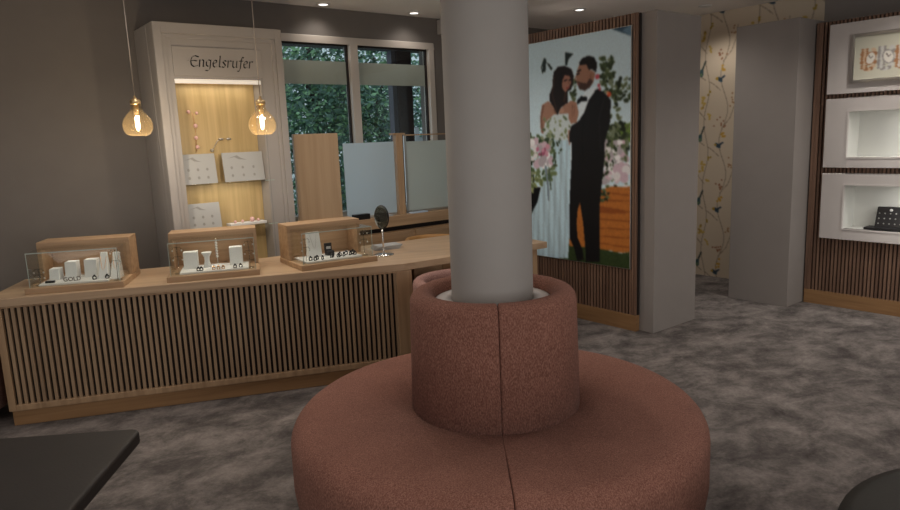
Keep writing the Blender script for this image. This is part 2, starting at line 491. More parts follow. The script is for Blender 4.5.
# wallpaper with birds on the far wall
wp = Paint(2.95, 4.75, 0.0, CE, .008, (.86, .80, .715))
rg = np.random.RandomState(3)
PER = .70; PW = .53
for ku in range(-2, 3):
    ub = 4.20 + ku * PW
    for kz in range(-1, 5):
        zb = .14 + kz * PER
        twig = (.62, .55, .47)
        us = [ub - .07 + .03 * math.sin(t * 2 * math.pi) for t in np.linspace(0, 1, 15)]
        zs = list(np.linspace(zb, zb + PER, 15))
        wp.line(list(zip(us, zs)), .0042, twig)
        us = [ub - .27 + .045 * math.sin(t * 2 * math.pi + 2) for t in np.linspace(0, 1, 15)]
        wp.line(list(zip(us, zs)), .0042, twig)
        wp.line([(ub - .06, zb + .2), (ub + .02, zb + .29), (ub + .05, zb + .38)], .0042, twig)
        wp.line([(ub - .25, zb + .1), (ub - .34, zb + .2), (ub - .39, zb + .33), (ub - .40, zb + .45)], .0042, twig)
        wp.line([(ub - .23, zb + .5), (ub - .16, zb + .56), (ub - .10, zb + .60)], .0042, twig)
        wp.line([(ub - .05, zb + .62), (ub + .01, zb + .66), (ub + .05, zb + .74)], .0042, twig)
        # birds
        wp.line([(ub, zb + .01), (ub - .045, zb + .12)], .010, (.30, .32, .30))
        wp.blob(ub, zb, .026, .042, (.26, .36, .38)); wp.blob(ub + .004, zb - .016, .015, .016, (.42, .52, .38))
        wp.blob(ub - .215, zb + .615, .040, .020, (.25, .34, .40), .6); wp.blob(ub - .185, zb + .625, .016, .016, (.72, .58, .24))
        wp.line([(ub - .21, zb + .61), (ub - .265, zb + .645)], .010, (.22, .28, .34))
        # yellow blossoms and berries
        yel = (.80, .68, .36)
        for _ in range(9):
            wp.blob(ub - .025 + rg.normal(0, .014), zb + .385 + rg.normal(0, .034), .015, .013, yel if rg.rand() < .75 else (.68, .55, .28))
        for _ in range(4):
            wp.blob(ub - .10 + rg.normal(0, .012), zb + .23 + rg.normal(0, .018), .013, .012, yel)
            wp.blob(ub - .105 + rg.normal(0, .01), zb + .48 + rg.normal(0, .012), .011, .011, (.66, .55, .22))
        for _ in range(5):
            wp.blob(ub - .25 + rg.normal(0, .013), zb + .025 + rg.normal(0, .026), .014, .012, (.80, .63, .28))
        for _ in range(9):
            wp.blob(ub - .235 + rg.normal(0, .03), zb + .175 + rg.normal(0, .026), .010, .009, (.62, .43, .32))
        for _ in range(6):
            wp.blob(ub - .36 + rg.normal(0, .012), zb + .40 + rg.normal(0, .03), .010, .009, (.66, .50, .36))
wp.blur(1)
o = wp.build('trim_1', print_mat('bird_wallpaper'), lambda u, v: (XW - .006, u, v), None, (.006, 0, 0)); struct(o)

# ---- window in the back wall
win = struct(empty('window_1', (0, 0, 0)))
f = MB()
FY0, FY1 = YW - .015, YW + .10
f.box(WX0, WX1, FY0, FY1, 2.545, WZ1); f.box(WX0, WX1, FY0, FY1, WZ0, 1.0)
f.box(WX0, WX0 + .07, FY0, FY1, 1.0, 2.545); f.box(4.255, WX1, FY0, FY1, 1.0, 2.545); f.box(3.338, 3.424, FY0, FY1, 1.0, 2.545)
fo = struct(f.build('window_frame', M['frame'], win, bevel=.006))
p = MB(); p.box(WX0 + .07, 3.338, YW + .04, YW + .05, 1.0, 2.545); p.box(3.424, 4.255, YW + .04, YW + .05, 1.0, 2.545)
struct(p.build('window_pane', M['winglass'], win))
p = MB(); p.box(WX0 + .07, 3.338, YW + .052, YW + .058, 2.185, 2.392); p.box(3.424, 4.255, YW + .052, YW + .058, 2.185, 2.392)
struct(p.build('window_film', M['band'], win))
g = MB()
for (a, b) in ((WX0 + .07, 3.338), (3.424, 4.255)):
    for (x0, x1, z0, z1) in ((a, a + .016, 1.0, 2.545), (b - .016, b, 1.0, 2.545), (a, b, 2.53, 2.545)):
        g.box(x0, x1, YW + .03, YW + .062, z0, z1)
struct(g.build('window_gasket', M['backing'], win))

# ---- partitions
struct(MB().box(4.592, 5.20, 3.18, 5.2, 0, 2.55).build('wall_partition', M['partition'], bevel=.004))
struct(MB().box(6.11, 6.76, 2.81, 3.38, 0, 2.55).build('wall_pier', M['partition'], bevel=.004))
struct(MB().box(6.66, 6.76, -1.2, 2.80, 0, 2.55).build('wall_display', M['partition']))


# ------------------------------------------------------------------ outside
gr = MB().box(-1, 16, YW + .25, 22, -.45, -.30).build('lawn', M['lawn']); tag(gr, kind='structure')
tag(MB().box(1.2, 6.0, YW + .25, 6.32, 2.60, 2.75).build('roof_soffit', M['soffit']), 'dark grey roof overhang outside above the window', 'overhang', kind='structure')
t = empty('timber_post', (4.36, 6.3, -.3), 0, 'dark brown square post standing outside behind the right window pane', 'post')
MB().box(-.11, .085, -.10, .10, .0, 2.9).build('shaft', M['postwood'], t, bevel=.01)
MB().box(-.165, -.112, -.08, .0, .0, 2.9).build('downpipe', M['soffit'], t)


def tree(name, loc, rx, ry, z0, z1, n, mats, label, seed, leaf=.036):
    rg = random.Random(seed)
    root = empty(name, loc, 0, label, 'tree', 'trees outside the window')
    t = MB(); t.tube([(0, 0, 0), (.04, .02, z0 + .5), (-.03, .05, z1 * .8)], [.09, .07, .03], 8)
    for k in range(5):
        a = rg.uniform(0, 6.28); h = rg.uniform(z0, z1 * .7)
        t.tube([(0, .03, h), (rx * .7 * math.cos(a), ry * .7 * math.sin(a), h + .5)], [.035, .01], 6)
    t.build('trunk', M['bark'], root)
    vs = []; fs = []; mi = []
    cl = [(rg.uniform(-1, 1), rg.uniform(-1, 1), rg.uniform(0, 1)) for _ in range(26)]
    for _ in range(n):
        c = cl[rg.randrange(len(cl))]
        sp = .32
        x = (c[0] * .8) * rx + rg.gauss(0, sp * .9); y = c[1] * .7 * ry + rg.gauss(0, sp); z = z0 + c[2] * (z1 - z0) + rg.gauss(0, sp)
        if z < 0.02: z = .02 + abs(z)
        p = Vector((x, y, z)); u = Vector((rg.gauss(0, 1), rg.gauss(0, 1), rg.gauss(0, .6))).normalized()
        v = u.cross(Vector((rg.gauss(0, 1), rg.gauss(0, 1), rg.gauss(0, 1)))).normalized()
        l = leaf * rg.uniform(.7, 1.5); b = len(vs)
        vs += [p - u * l, p + v * l * .5, p + u * l, p - v * l * .5]; fs.append((b, b + 1, b + 2, b + 3)); mi.append(rg.choices((0, 1), (3, 2))[0])
    me = bpy.data.meshes.new('crown'); me.from_pydata([tuple(q) for q in vs], [], fs)
    for m in mats: me.materials.append(m)
    me.polygons.foreach_set('material_index', mi); me.update()
    o = bpy.data.objects.new('crown', me); COL.objects.link(o); o.parent = root


tree('leafy_tree', (4.35, 8.3, -.3), 1.0, .7, .5, 4.2, 15000, [M['leafA'], M['leafB']], 'dark green tree outside behind the left window pane', 1)
tree('leafy_tree', (5.75, 8.9, -.3), .75, .6, .6, 4.0, 5200, [M['leafC'], M['leafA']], 'blue-green tree outside behind the middle of the window', 2)
tree('leafy_tree', (6.8, 8.6, -.3), .8, .6, 1.2, 4.2, 3000, [M['leafB'], M['leafA']], 'bright green tree outside behind the right window pane', 3)
tree('leafy_tree', (4.3, 10.8, -.3), 1.3, .9, .3, 3.6, 6000, [M['leafA'], M['leafC']], 'wide dark tree farther off behind the left window pane', 4, .05)
tree('leafy_tree', (7.6, 11.6, -.3), 1.1, .9, .3, 3.2, 4000, [M['leafC'], M['leafB']], 'low bushy tree farther off beside the white house', 5, .05)
hs = empty('white_house', (7.6, 15, -.3), 0, 'white rendered house seen through the trees outside', 'house')
MB().box(-3.2, 4.5, 0, 4, 0, 5.2).build('house_wall', M['render'], hs)
MB().box(-3.5, 4.8, -.4, 4.4, 5.2, 5.5).build('roof', M['soffit'], hs)
for x in (-1.6, .6): MB().box(x, x + .9, -.03, .06, 2.0, 3.4).build('window', M['soffit'], hs)
fc = empty('picket_fence', (5.75, 7.0, -.3), 0, 'white picket fence outside low behind the frosted screens', 'fence')
fb = MB(); fb.box(-.75, .75, .0, .03, 1.92, 1.98); fb.box(-.75, .75, .0, .03, 1.25, 1.31); fb.build('rail', M['render'], fc)
fb = MB()
for k in range(13): fb.box(-.74 + k * .12, -.68 + k * .12, -.02, 0, 0.0, 2.10)
fb.build('picket_row', M['render'], fc)


# ------------------------------------------------------------------ sales counter and desk (frame turned against the room)
A = math.radians(-23.3); O = Vector((.287, 4.80, 0))
dv = Vector((math.cos(A), math.sin(A), 0)); bv = Vector((-math.sin(A), math.cos(A), 0))


def cp(x, y, z=0.0):
    return O + dv * x + bv * y + Vector((0, 0, z))


T = .81
ct = empty('sales_counter', O, A, 'long oak sales counter with a vertical slatted front on a plinth', 'counter')
MB().box(0, 2.52, 0, .52, 0, .105).build('plinth', M['plinth'], ct, bevel=.003)
MB().box(-.005, 2.54, .022, .56, .105, .758).build('carcass', M['oak'], ct)
fr = MB(); fr.box(-.010, .03, -.02, .03, .10, .758); fr.box(2.44, 2.55, -.02, .03, .10, .758)
fr.box(.03, 2.44, -.02, .03, .10, .137); fr.box(.03, 2.44, -.02, .03, .748, .758)
fr.build('front_frame', M['oak_v'], ct, bevel=.003)
MB().box(.03, 2.44, .010, .0215, .137, .748).build('backing_board', M['backing'], ct)
s = MB(); n = 71; pitch = (2.44 - .03) / n
for k in range(n):
    x = .03 + k * pitch + pitch * .46
    s.box(x, x + pitch * .54, -.014, .0095, .137, .748)
s.build('slat_front', M['slat'], ct)

wt = empty('counter_worktop', (O.x, O.y, .76), A, 'pale oak worktop running from the slatted counter on to the desk', 'worktop')
MB().prism([(-.06, -.03), (2.50, -.02), (3.74, .385), (3.50, 1.27), (2.6, 1.0), (1.5, .71), (-.03, .63)], .0, T - .76).build('worktop', M['oak_top'], wt, bevel=.004)
dk = empty('desk', O, A, 'oak desk base with end panels under the right stretch of worktop', 'desk')
q = math.atan2(.405, 1.24)
MB().prism([(2.60, .125), (3.60, .452), (3.592, .476), (2.592, .149)], .34, .758).build('modesty_panel', M['oak'], dk)
MB().prism([(3.62, .40), (3.665, .415), (3.45, 1.2), (3.405, 1.185)], 0, .758).build('end_panel', M['oak_v'], dk)
MB().prism([(2.56, .16), (2.595, .17), (2.56, .95), (2.525, .94)], .36, .758).build('end_panel', M['oak_v'], dk)
MB().box(2.70, 3.20, .52, .92, .0, .70).build('drawer_pedestal', M['blackmetal'], dk)
MB().prism([(2.83, .188), (2.91, .214), (2.907, .224), (2.827, .198)], .34, .758).build('front_stile', M['plinth'], dk)


# ---- glass display cases: oak shell at the back, glass box in front
def display_case(x, y, rot, label, W=.585):
    root = empty('display_case', cp(x, y, T), A + rot, label, 'display case', 'glass display cases on the counter')
    D, Hh = .47, .262
    MB().box(0, W, 0, D, 0, .036).build('base', M['oak'], root, bevel=.003)
    sh = MB()
    sh.box(.005, .03, .27, D, .036, Hh); sh.box(W - .03, W - .005, .27, D, .036, Hh)
    sh.box(.03, W - .03, D - .02, D, .036, Hh); sh.box(.005, W - .005, .27, D, Hh, Hh + .022)
    sh.box(.03, W - .03, .27, .288, Hh - .03, Hh)
    sh.build('shell', M['oak'], root, bevel=.002)
    gl = MB(); z1 = .246; i_ = .022
    gl.box(i_, W - i_, .028, .032, .036, z1); gl.box(i_, i_ + .004, .032, .27, .036, z1); gl.box(W - i_ - .004, W - i_, .032, .27, .036, z1)
    gl.box(i_, W - i_, .028, .27, z1, z1 + .004)
    gb = gl.build('glass_box', M['glass'], root)
    ed = MB()
    for xx in (i_ + .0005, W - i_ - .0035): ed.box(xx, xx + .003, .0265, .0295, .036, z1)
    ed.box(i_, W - i_, .0255, .0285, z1 - .001, z1 + .0045)
    ed.build('glass_edge', M['glassedge'], gb)
    MB().box(.05, W - .05, .292, .312, Hh - .010, Hh - .001).build('light_strip', M['strip'], root)
    l_ = area('case_light', (W / 2, .30, Hh - .014), (0, .08, -1), W - .12, .02, .55, (1, .93, .84)); l_.parent = root
    return root


CASES = [(.152, .035, -.05, 'oak and glass display case at the left end of the counter, holding the GOLD letters'),
         (.965, .020, .02, 'middle oak and glass display case on the counter, holding a bead strand'),
         (1.812, .015, .29, 'right-hand oak and glass display case on the counter, holding dark rings')]
croot = [display_case(*c, W=w_) for c, w_ in zip(CASES, (.562, .575, .56))]


def inc(ci, x, y, z=.0365):
    """a point inside case ci (case axes) in world coordinates"""
    cx, cy, rot, _ = CASES[ci]
    c, s_ = math.cos(rot), math.sin(rot)
    return cp(cx + c * x - s_ * y, cy + s_ * x + c * y, T + z)


def itm(name, ci, x, y, label, cat, group=None, z=.0365, rz=0.0):
    return empty(name, inc(ci, x, y, z), A + CASES[ci][2] + rz, label, cat, group)


def one(mb, name, mat, ci, x, y, label, cat, group=None, z=.0365, rz=0.0, bevel=0.0):
    o = mb.build(name, mat, None, inc(ci, x, y, z), A + CASES[ci][2] + rz, bevel=bevel)
    return tag(o, label, cat, group)


def wedge(w, d, h, back=.35):
    m = MB(); y1 = d * back
    m.add([(0, 0, 0), (w, 0, 0), (w, d, 0), (0, d, 0), (0, y1, h), (w, y1, h), (w, d, h), (0, d, h)],
          [(0, 3, 2, 1), (4, 5, 6, 7), (0, 1, 5, 4), (1, 2, 6, 5), (2, 3, 7, 6), (3, 0, 4, 7)])
    return m


TR = .0486
for ci, ww, lab in ((0, .40, 'white tray under the blocks and GOLD letters in the left display case'), (1, .43, 'white tray under the blocks in the middle display case'), (2, .41, 'white tray covered with dark rings in the right display case')):
    x0 = (.085, .075, .055)[ci]
    one(MB().box(0, ww, 0, .26, 0, .012), 'display_tray', M['white'], ci, x0 - (.02 if ci == 0 else 0), .05, lab, 'tray', bevel=.002)
BG = 'white blocks in the left display case'
one(wedge(.058, .09, .070, .15), 'display_block', M['white'], 0, .088, .17, 'shortest white block at the left in the left display case', 'display block', BG, TR, bevel=.002)
one(wedge(.068, .09, .105, .15), 'display_block', M['white'], 0, .176, .19, 'white block left of the middle in the left display case', 'display block', BG, TR, bevel=.002)
one(wedge(.075, .09, .112, .15), 'display_block', M['white'], 0, .290, .19, 'white block right of the middle in the left display case', 'display block', BG, TR, bevel=.002)
for (x, y, h, lab) in ((.425, .13, .172, 'tall white sloped necklace bust right of the blocks in the left display case'), (.490, .16, .165, 'white sloped necklace bust at the right end of the left display case')):
    t = itm('necklace_bust', 0, x, y, lab, 'necklace bust', 'necklace busts in the left display case', .0365)
    m = MB(); w_ = .062
    m.add([(-w_ / 2, -.05, 0), (w_ / 2, -.05, 0), (w_ / 2, .05, 0), (-w_ / 2, .05, 0), (-.02, .035, h), (.02, .035, h), (.02, .05, h), (-.02, .05, h)],
          [(0, 3, 2, 1), (4, 5, 6, 7), (0, 1, 5, 4), (1, 2, 6, 5), (2, 3, 7, 6), (3, 0, 4, 7)])
    m.build('bust', M['white'], t, bevel=.004)
    MB().tube([(-.018, .02, h * .86), (-.008, -.012, h * .45), (0, -.018, h * .36), (.008, -.012, h * .45), (.018, .02, h * .86)], .0016, 6).build('chain', M['gold'], t, label='rose gold chain')


def text_mesh(txt, size, depth):
    cu = bpy.data.curves.new('txt', 'FONT'); cu.body = txt; cu.size = size; cu.extrude = depth; cu.align_x = 'LEFT'
    ob = bpy.data.objects.new('txt', cu); COL.objects.link(ob)
    bpy.context.view_layer.update()
    me = bpy.data.meshes.new_from_object(ob.evaluated_get(bpy.context.evaluated_depsgraph_get()))
    bpy.data.objects.remove(ob)
    return me


me = text_mesh('GOLD', .036, .003)
me.transform(Matrix.Rotation(math.radians(90), 4, 'X')); me.materials.append(M['brown'])
o = bpy.data.objects.new('letter_sign', me); COL.objects.link(o)
xs = [v.co.x for v in me.vertices]; zmin = min(v.co.z for v in me.vertices)
for v in me.vertices: v.co.x *= 1.02; v.co.z -= zmin
o.location = inc(0, .190, .10, TR); o.rotation_euler = (0, 0, A + .02)
tag(o, 'small brown letters spelling GOLD on the tray in the left display case', 'letters')


def ring(ci, x, y, label, group, mat='ink', r=.011, z=TR, rz=0.0):
    m = MB(); pts = [(r * math.cos(a), 0, r + r * math.sin(a)) for a in np.linspace(-math.pi / 2, 3 * math.pi / 2, 15)]
    m.tube(pts, .0042, 6); m.ball((0, 0, 2 * r + .003), .007, 8)
    return one(m, 'jewel_ring', M[mat], ci, x, y, label, 'ring', group, z, rz)


for k in range(3):
    one(MB().box(0, .016, 0, .02, 0, .013), 'price_cube', M['ink'], 0, .095 + k * .018, .075, 'small black price cube in the front left corner of the left display case', 'price cube', 'black price cubes in the left display case', TR)
for k in range(2):
    ring(0, .375 + k * .075, .09, ('small dark ring beside the GOLD letters in the left display case', 'small dark ring in front of the tall bust in the left display case')[k], 'dark rings in the left display case')
# middle case
BG2 = 'white blocks in the middle display case'
one(wedge(.090, .09, .110, .15), 'display_block', M['white'], 1, .092, .18, 'larger white block at the left in the middle display case', 'display block', BG2, TR, bevel=.002)
one(wedge(.085, .09, .118, .15), 'display_block', M['white'], 1, .385, .20, 'white block at the right in the middle display case', 'display block', BG2, TR, bevel=.002)
one(MB().lathe([(0, 0), (.026, 0), (.022, .015), (.016, .045), (.018, .07), (.034, .100), (.03, .103), (.0, .095)], 20), 'ring_cone', M['white'], 1, .240, .20, 'white flared bust between the blocks in the middle display case', 'bust', None, TR)
t = itm('bead_strand', 1, .305, .24, 'hanging strand of white beads in the middle display case', 'beads')
MB().tube([(0, 0, .0), (0, 0, .20)], .002, 6).build('rod', M['chrome'], t)
b_ = MB()
for k in range(7): b_.ball((0, -.010, .075 + k * .0185), .0088, 8)
b_.build('beads', M['white'], t)
for k in range(4):
    xx = (.19, .208, .420, .455)[k]
    ring(1, xx, (.075, .075, .07, .075)[k], ('dark ring in front of the larger block in the middle display case', 'dark ring beside the flared bust in the middle display case', 'dark ring in front of the right block in the middle display case', 'dark ring nearest the right glass of the middle display case')[k], 'dark rings in the middle display case', r=.010)
for k in range(3):
    ring(1, .285 + k * .03, .07, ('rose gold ring left on the tray middle in the middle display case', 'rose gold ring at the tray middle in the middle display case', 'rose gold ring right on the tray middle in the middle display case')[k], 'rose gold rings in the middle display case', 'gold', .009)
# right case
t = itm('display_board', 2, .125, .19, 'tall white upright board in the right display case', 'display board')
wedge(.098, .06, .190, .7).build('board', M['white'], t, bevel=.003)
MB().tube([(.025, .037, .17), (.040, .018, .09), (.048, .014, .075), (.056, .018, .09), (.072, .037, .17)], .0015, 6).build('chain', M['silver'], t)
t = itm('ring_box', 2, .262, .20, 'open black ring box behind the rings in the right display case', 'ring box', None, TR)
MB().box(0, .055, 0, .05, 0, .032).build('box', M['ink'], t, bevel=.003)
MB().box(0, .055, .045, .058, .03, .085).build('lid', M['ink'], t, bevel=.003)
MB().box(.012, .043, .0405, .0445, .042, .06).build('lining', M['white'], t)
rgx = random.Random(5)
RL = [(.10, .10), (.125, .075), (.15, .105), (.18, .08), (.255, .10), (.275, .13), (.30, .085), (.325, .12), (.345, .095), (.385, .15), (.40, .11), (.425, .13), (.43, .10), (.44, .155)]
for k, (x, y) in enumerate(RL):
    zone = 'left side' if k < 4 else ('middle' if k < 9 else 'right side')
    ring(2, x, y, 'small dark ring on the %s of the right display case tray' % zone, 'dark rings in the right display case, ' + zone, r=.0115, rz=rgx.uniform(-.6, .6))


def acrylic_stand(ci, x, y, h, label):
    t = itm('earring_stand', ci, x, y, label, 'earring stand', 'clear earring stands in the display cases')
    MB().lathe([(0, 0), (.026, 0), (.026, .006), (.0, .008)], 18).build('base', M['acrylic'], t)
    MB().tube([(0, 0, .006), (.002, 0, h * .5), (-.002, 0, h)], .004, 8).build('stem', M['acrylic'], t)
    for z in (h * .62, h * .96):
        ar = MB().tube([(-.028, 0, z - .01), (-.018, -.004, z + .004), (0, 0, z), (.018, -.004, z + .004), (.028, 0, z - .01)], .0032, 6).build('arm', M['acrylic'], t)
        for sx in (-.028, .028): MB().ball((sx, -.002, z - .02), .006, 8).build('earring', M['silver'], ar)


acrylic_stand(0, .062, .09, .105, 'short clear stand at the far left in the left display case')
acrylic_stand(0, .515, .075, .20, 'tall clear stand at the right glass of the left display case')
acrylic_stand(1, .068, .10, .18, 'tall clear stand at the left glass of the middle display case')
acrylic_stand(1, .515, .10, .185, 'tall clear stand at the right glass of the middle display case')
acrylic_stand(2, .070, .10, .17, 'tall clear stand at the left glass of the right display case')
acrylic_stand(2, .50, .09, .185, 'tall clear stand at the right glass of the right display case')

# ---- table mirror, papers on the desk
mr_ = empty('table_mirror', cp(2.43, .40, T), A - .72, 'oval table mirror on a slim chrome stand at the end of the display cases', 'mirror')
MB().lathe([(0, 0), (.075, 0), (.075, .006), (.02, .012), (0, .012)], 28).build('foot', M['chrome'], mr_)
MB().tube([(0, 0, .01), (0, 0, .21)], .0065, 10).build('stem', M['chrome'], mr_)
m = MB(); m.ball((0, 0, .285), .09, 24, sx=.72, sy=.12, sz=1.0); m.build('mirror_back', M['ink'], mr_)
m = MB(); m.add([(.058 * math.cos(a), -.0128, .285 + .082 * math.sin(a)) for a in np.linspace(0, 2 * math.pi, 29)[:-1]] + [(.058 * math.cos(a), -.0105, .285 + .082 * math.sin(a)) for a in np.linspace(0, 2 * math.pi, 29)[:-1]],
                [tuple(range(27, -1, -1)), tuple(range(28, 56))] + [(i, (i + 1) % 28, 28 + (i + 1) % 28, 28 + i) for i in range(28)])
m.build('mirror_glass', M['mirror'], mr_)
for k in range(4):
    o = MB().box(-.10, .10, -.07, .07, 0, .008).build('brochure', M['paper'], None, cp(2.49 + .006 * k, .70 - .004 * k, T + .0005 + .0085 * k), A + .12 + .05 * k)
    tag(o, ('white brochure at the bottom of the small pile on the desk', 'second white brochure from the bottom of the pile on the desk', 'second white brochure from the top of the pile on the desk', 'topmost white brochure of the pile on the desk')[k], 'brochure', 'brochures piled on the desk')

# ------------------------------------------------------------------ pendant lamps
for (x, y, zb, lab) in ((1.193, 4.740, 1.745, 'amber glass pendant lamp hanging over the left display case, before the plain wall'), (1.908, 4.430, 1.724, 'amber glass pendant lamp hanging in front of the white display cabinet')):
    t = empty('pendant_lamp', (x, y, zb), 0, lab, 'pendant lamp', 'pendant lamps over the counter')
    pr = [(.055, .0), (.078, .018), (.090, .045), (.092, .072), (.084, .105), (.062, .135), (.040, .158), (.030, .178), (.032, .198), (.028, .222)]
    sh = MB(); sh.lathe(pr, 36); sh.lathe([(r - .003, z) for r, z in pr], 36)
    sh.build('lamp_shade', M['amber'], t)
    cb = MB().lathe([(.0, .20), (.030, .20), (.033, .215), (.030, .228), (.012, .236), (.006, .255), (0, .256)], 24)
    cb.build('cap', M['brass'], t)
    MB().lathe([(0, .135), (.016, .137), (.016, .20), (0, .202)], 16).build('socket', M['brass'], t)
    MB().ball((0, 0, .080), .015, 16, sz=3.2).build('bulb', M['bulb'], t)
    MB().tube([(0, 0, .25), (0, 0, 2.845 - zb)], .0032, 6).build('cable', M['cable'], t)
    MB().lathe([(0, 2.825 - zb), (.05, 2.825 - zb), (.05, 2.8495 - zb), (0, 2.8495 - zb)], 24).build('ceiling_rose', M['white'], t)
    pl = bpy.data.lights.new('pendant_glow', 'POINT'); pl.energy = 17; pl.color = (1, .86, .68); pl.shadow_soft_size = .03
    po = bpy.data.objects.new('pendant_glow', pl); COL.objects.link(po); po.parent = t; po.location = (0, 0, .0)

# ------------------------------------------------------------------ tall display cabinet
CX0, CX1, CY0, CY1, CZ = 1.465, 2.437, 5.17, 5.632, 2.545
cb = empty('display_cabinet', (CX0, CY0, 0), 0, 'tall cream display cabinet with black lettering and a golden oak niche', 'cabinet')
W = CX1 - CX0
NX0, NX1, NZ0, NZ1 = .122, .775, .45, 2.150
c = MB()
c.box(0, W, .16, CY1 - CY0, 0, CZ); c.box(0, NX0, 0, .16, 0, CZ); c.box(NX1, W, 0, .16, 0, CZ)
c.box(NX0, NX1, 0, .16, 0, NZ0); c.box(NX0, NX1, 0, .16, NZ1 + .0, CZ)
c.build('body', M['cream'], cb, bevel=.003)
fr = MB()
for (x0, x1, z0, z1) in ((0, .055, 0, CZ), (W - .055, W, 0, CZ), (.055, W - .055, CZ - .075, CZ)):
    fr.box(x0, x1, -.022, 0, z0, z1)
for (x0, x1, z0, z1) in ((.055, .085, 0, CZ - .075), (W - .085, W - .055, 0, CZ - .075), (.085, W - .085, CZ - .105, CZ - .075)):
    fr.box(x0, x1, -.010, 0, z0, z1)
fr.build('moulding', M['cream'], cb, bevel=.003)
sp_ = MB(); sp_.box(NX0, .80, -.008, 0, 2.175, 2.385); sp_.build('sign_panel', M['cream'], cb, bevel=.002)
MB().box(NX0, NX1, .150, .159, NZ0, NZ1).build('niche_back', M['gold_oak'], cb)
MB().box(NX0, NX1, -.006, .02, NZ1 - .026, NZ1 + .004).build('light_strip', M['strip'], cb)
MB().box(NX0 + .002, NX1 - .002, .004, .148, 1.372, 1.380).build('shelf', M['glass'], cb)
MB().box(NX0 + .002, NX1 - .002, .004, .148, 1.022, 1.030).build('shelf', M['glass'], cb)
e = MB(); e.box(NX1 - .03, NX1 + .05, -.002, .0, 1.373, 1.379); e.box(NX1 - .03, NX1 + .05, -.002, .0, 1.0225, 1.0295); e.build('shelf_edge', M['glassedge'], cb)
MB().box(NX1 + .012, NX1 + .017, -.004, .0, .45, 2.34).build('door_gap', M['greyink'], cb)
area('cabinet_light', (CX0 + (NX0 + NX1) / 2, CY0 + .075, 2.115), (0, .12, -1), .55, .06, .95, (1, .90, .74))
area('cabinet_light_low', (CX0 + (NX0 + NX1) / 2, CY0 + .035, 1.365), (0, .3, -1), .5, .03, .6, (1, .92, .78))

# lettering: broad-nib strokes
GL = {
 'E': (1.05, [[(.95, 1.35), (.55, 1.52), (.2, 1.3), (.08, .8), (.2, .25), (.5, 0), (.95, .18)], [(.1, .78), (.5, .86), (.8, .78)]]),
 'n': (.80, [[(-.04, .9), (.06, 1), (.08, 0)], [(.08, .75), (.36, 1.02), (.5, .85), (.5, .08), (.62, .08)]]),
 'g': (.78, [[(.5, .92), (.25, 1.02), (.03, .75), (.06, .25), (.28, .08), (.5, .32)], [(.52, 1.02), (.5, -.2), (.3, -.52), (-.02, -.45)]]),
 'e': (.68, [[(.05, .5), (.45, .68), (.42, .95), (.2, 1.02), (.02, .65), (.08, .18), (.28, 0), (.5, .18)]]),
 'l': (.42, [[(.02, 1.55), (.12, 1.62), (.1, .15), (.25, .05)]]),
 's': (.62, [[(.46, .88), (.25, 1.02), (.06, .8), (.42, .3), (.25, .0), (.0, .12)]]),
 'r': (.60, [[(-.04, .9), (.06, 1), (.08, 0)], [(.08, .7), (.28, 1.0), (.46, .9)]]),
 'u': (.80, [[(-.02, .92), (.06, 1), (.06, .2), (.25, 0), (.5, .3)], [(.52, 1), (.5, .08), (.62, .08)]]),
 'f': (.56, [[(.52, 1.45), (.36, 1.6), (.24, 1.25), (.2, -.1), (.06, -.5), (-.12, -.42)], [(-.02, .98), (.48, 1.02)]]),
}
tx = MB(); xh = .052; pen = .0; nib = Vector((math.cos(math.radians(38)), math.sin(math.radians(38)))) * .085


def stroke(mb, pts, ox, oz):
    P = [Vector((ox + (x + .18 * z) * xh, oz + z * xh)) for x, z in pts]; nb = nib * xh
    for p0, p1 in zip(P[:-1], P[1:]):
        poly = [p0 - nb, p0 + nb, p1 + nb, p1 - nb]
        d = p1 - p0
        if abs(d.x * nb.y - d.y * nb.x) < 1e-7: continue
        mb.add([(v.x, -.0085, v.y) for v in poly] + [(v.x, -.0125, v.y) for v in poly],
               [(0, 1, 2, 3), (7, 6, 5, 4), (0, 4, 5, 1), (1, 5, 6, 2), (2, 6, 7, 3), (3, 7, 4, 0)])


total = sum(GL[ch][0] for ch in 'Engelsrufer') * xh
sx = .49 / total; ox = .235
stroke(tx, [(-.3, .8), (-.12, .92)], ox, 2.243)
for ch in 'Engelsrufer':
    wdt, st = GL[ch]
    for s_ in st: stroke(tx, [(x * sx, z) for x, z in s_], ox, 2.243)
    ox += wdt * xh * sx
tx.build('lettering', M['ink'], cb)

# cards, jewels in the cabinet


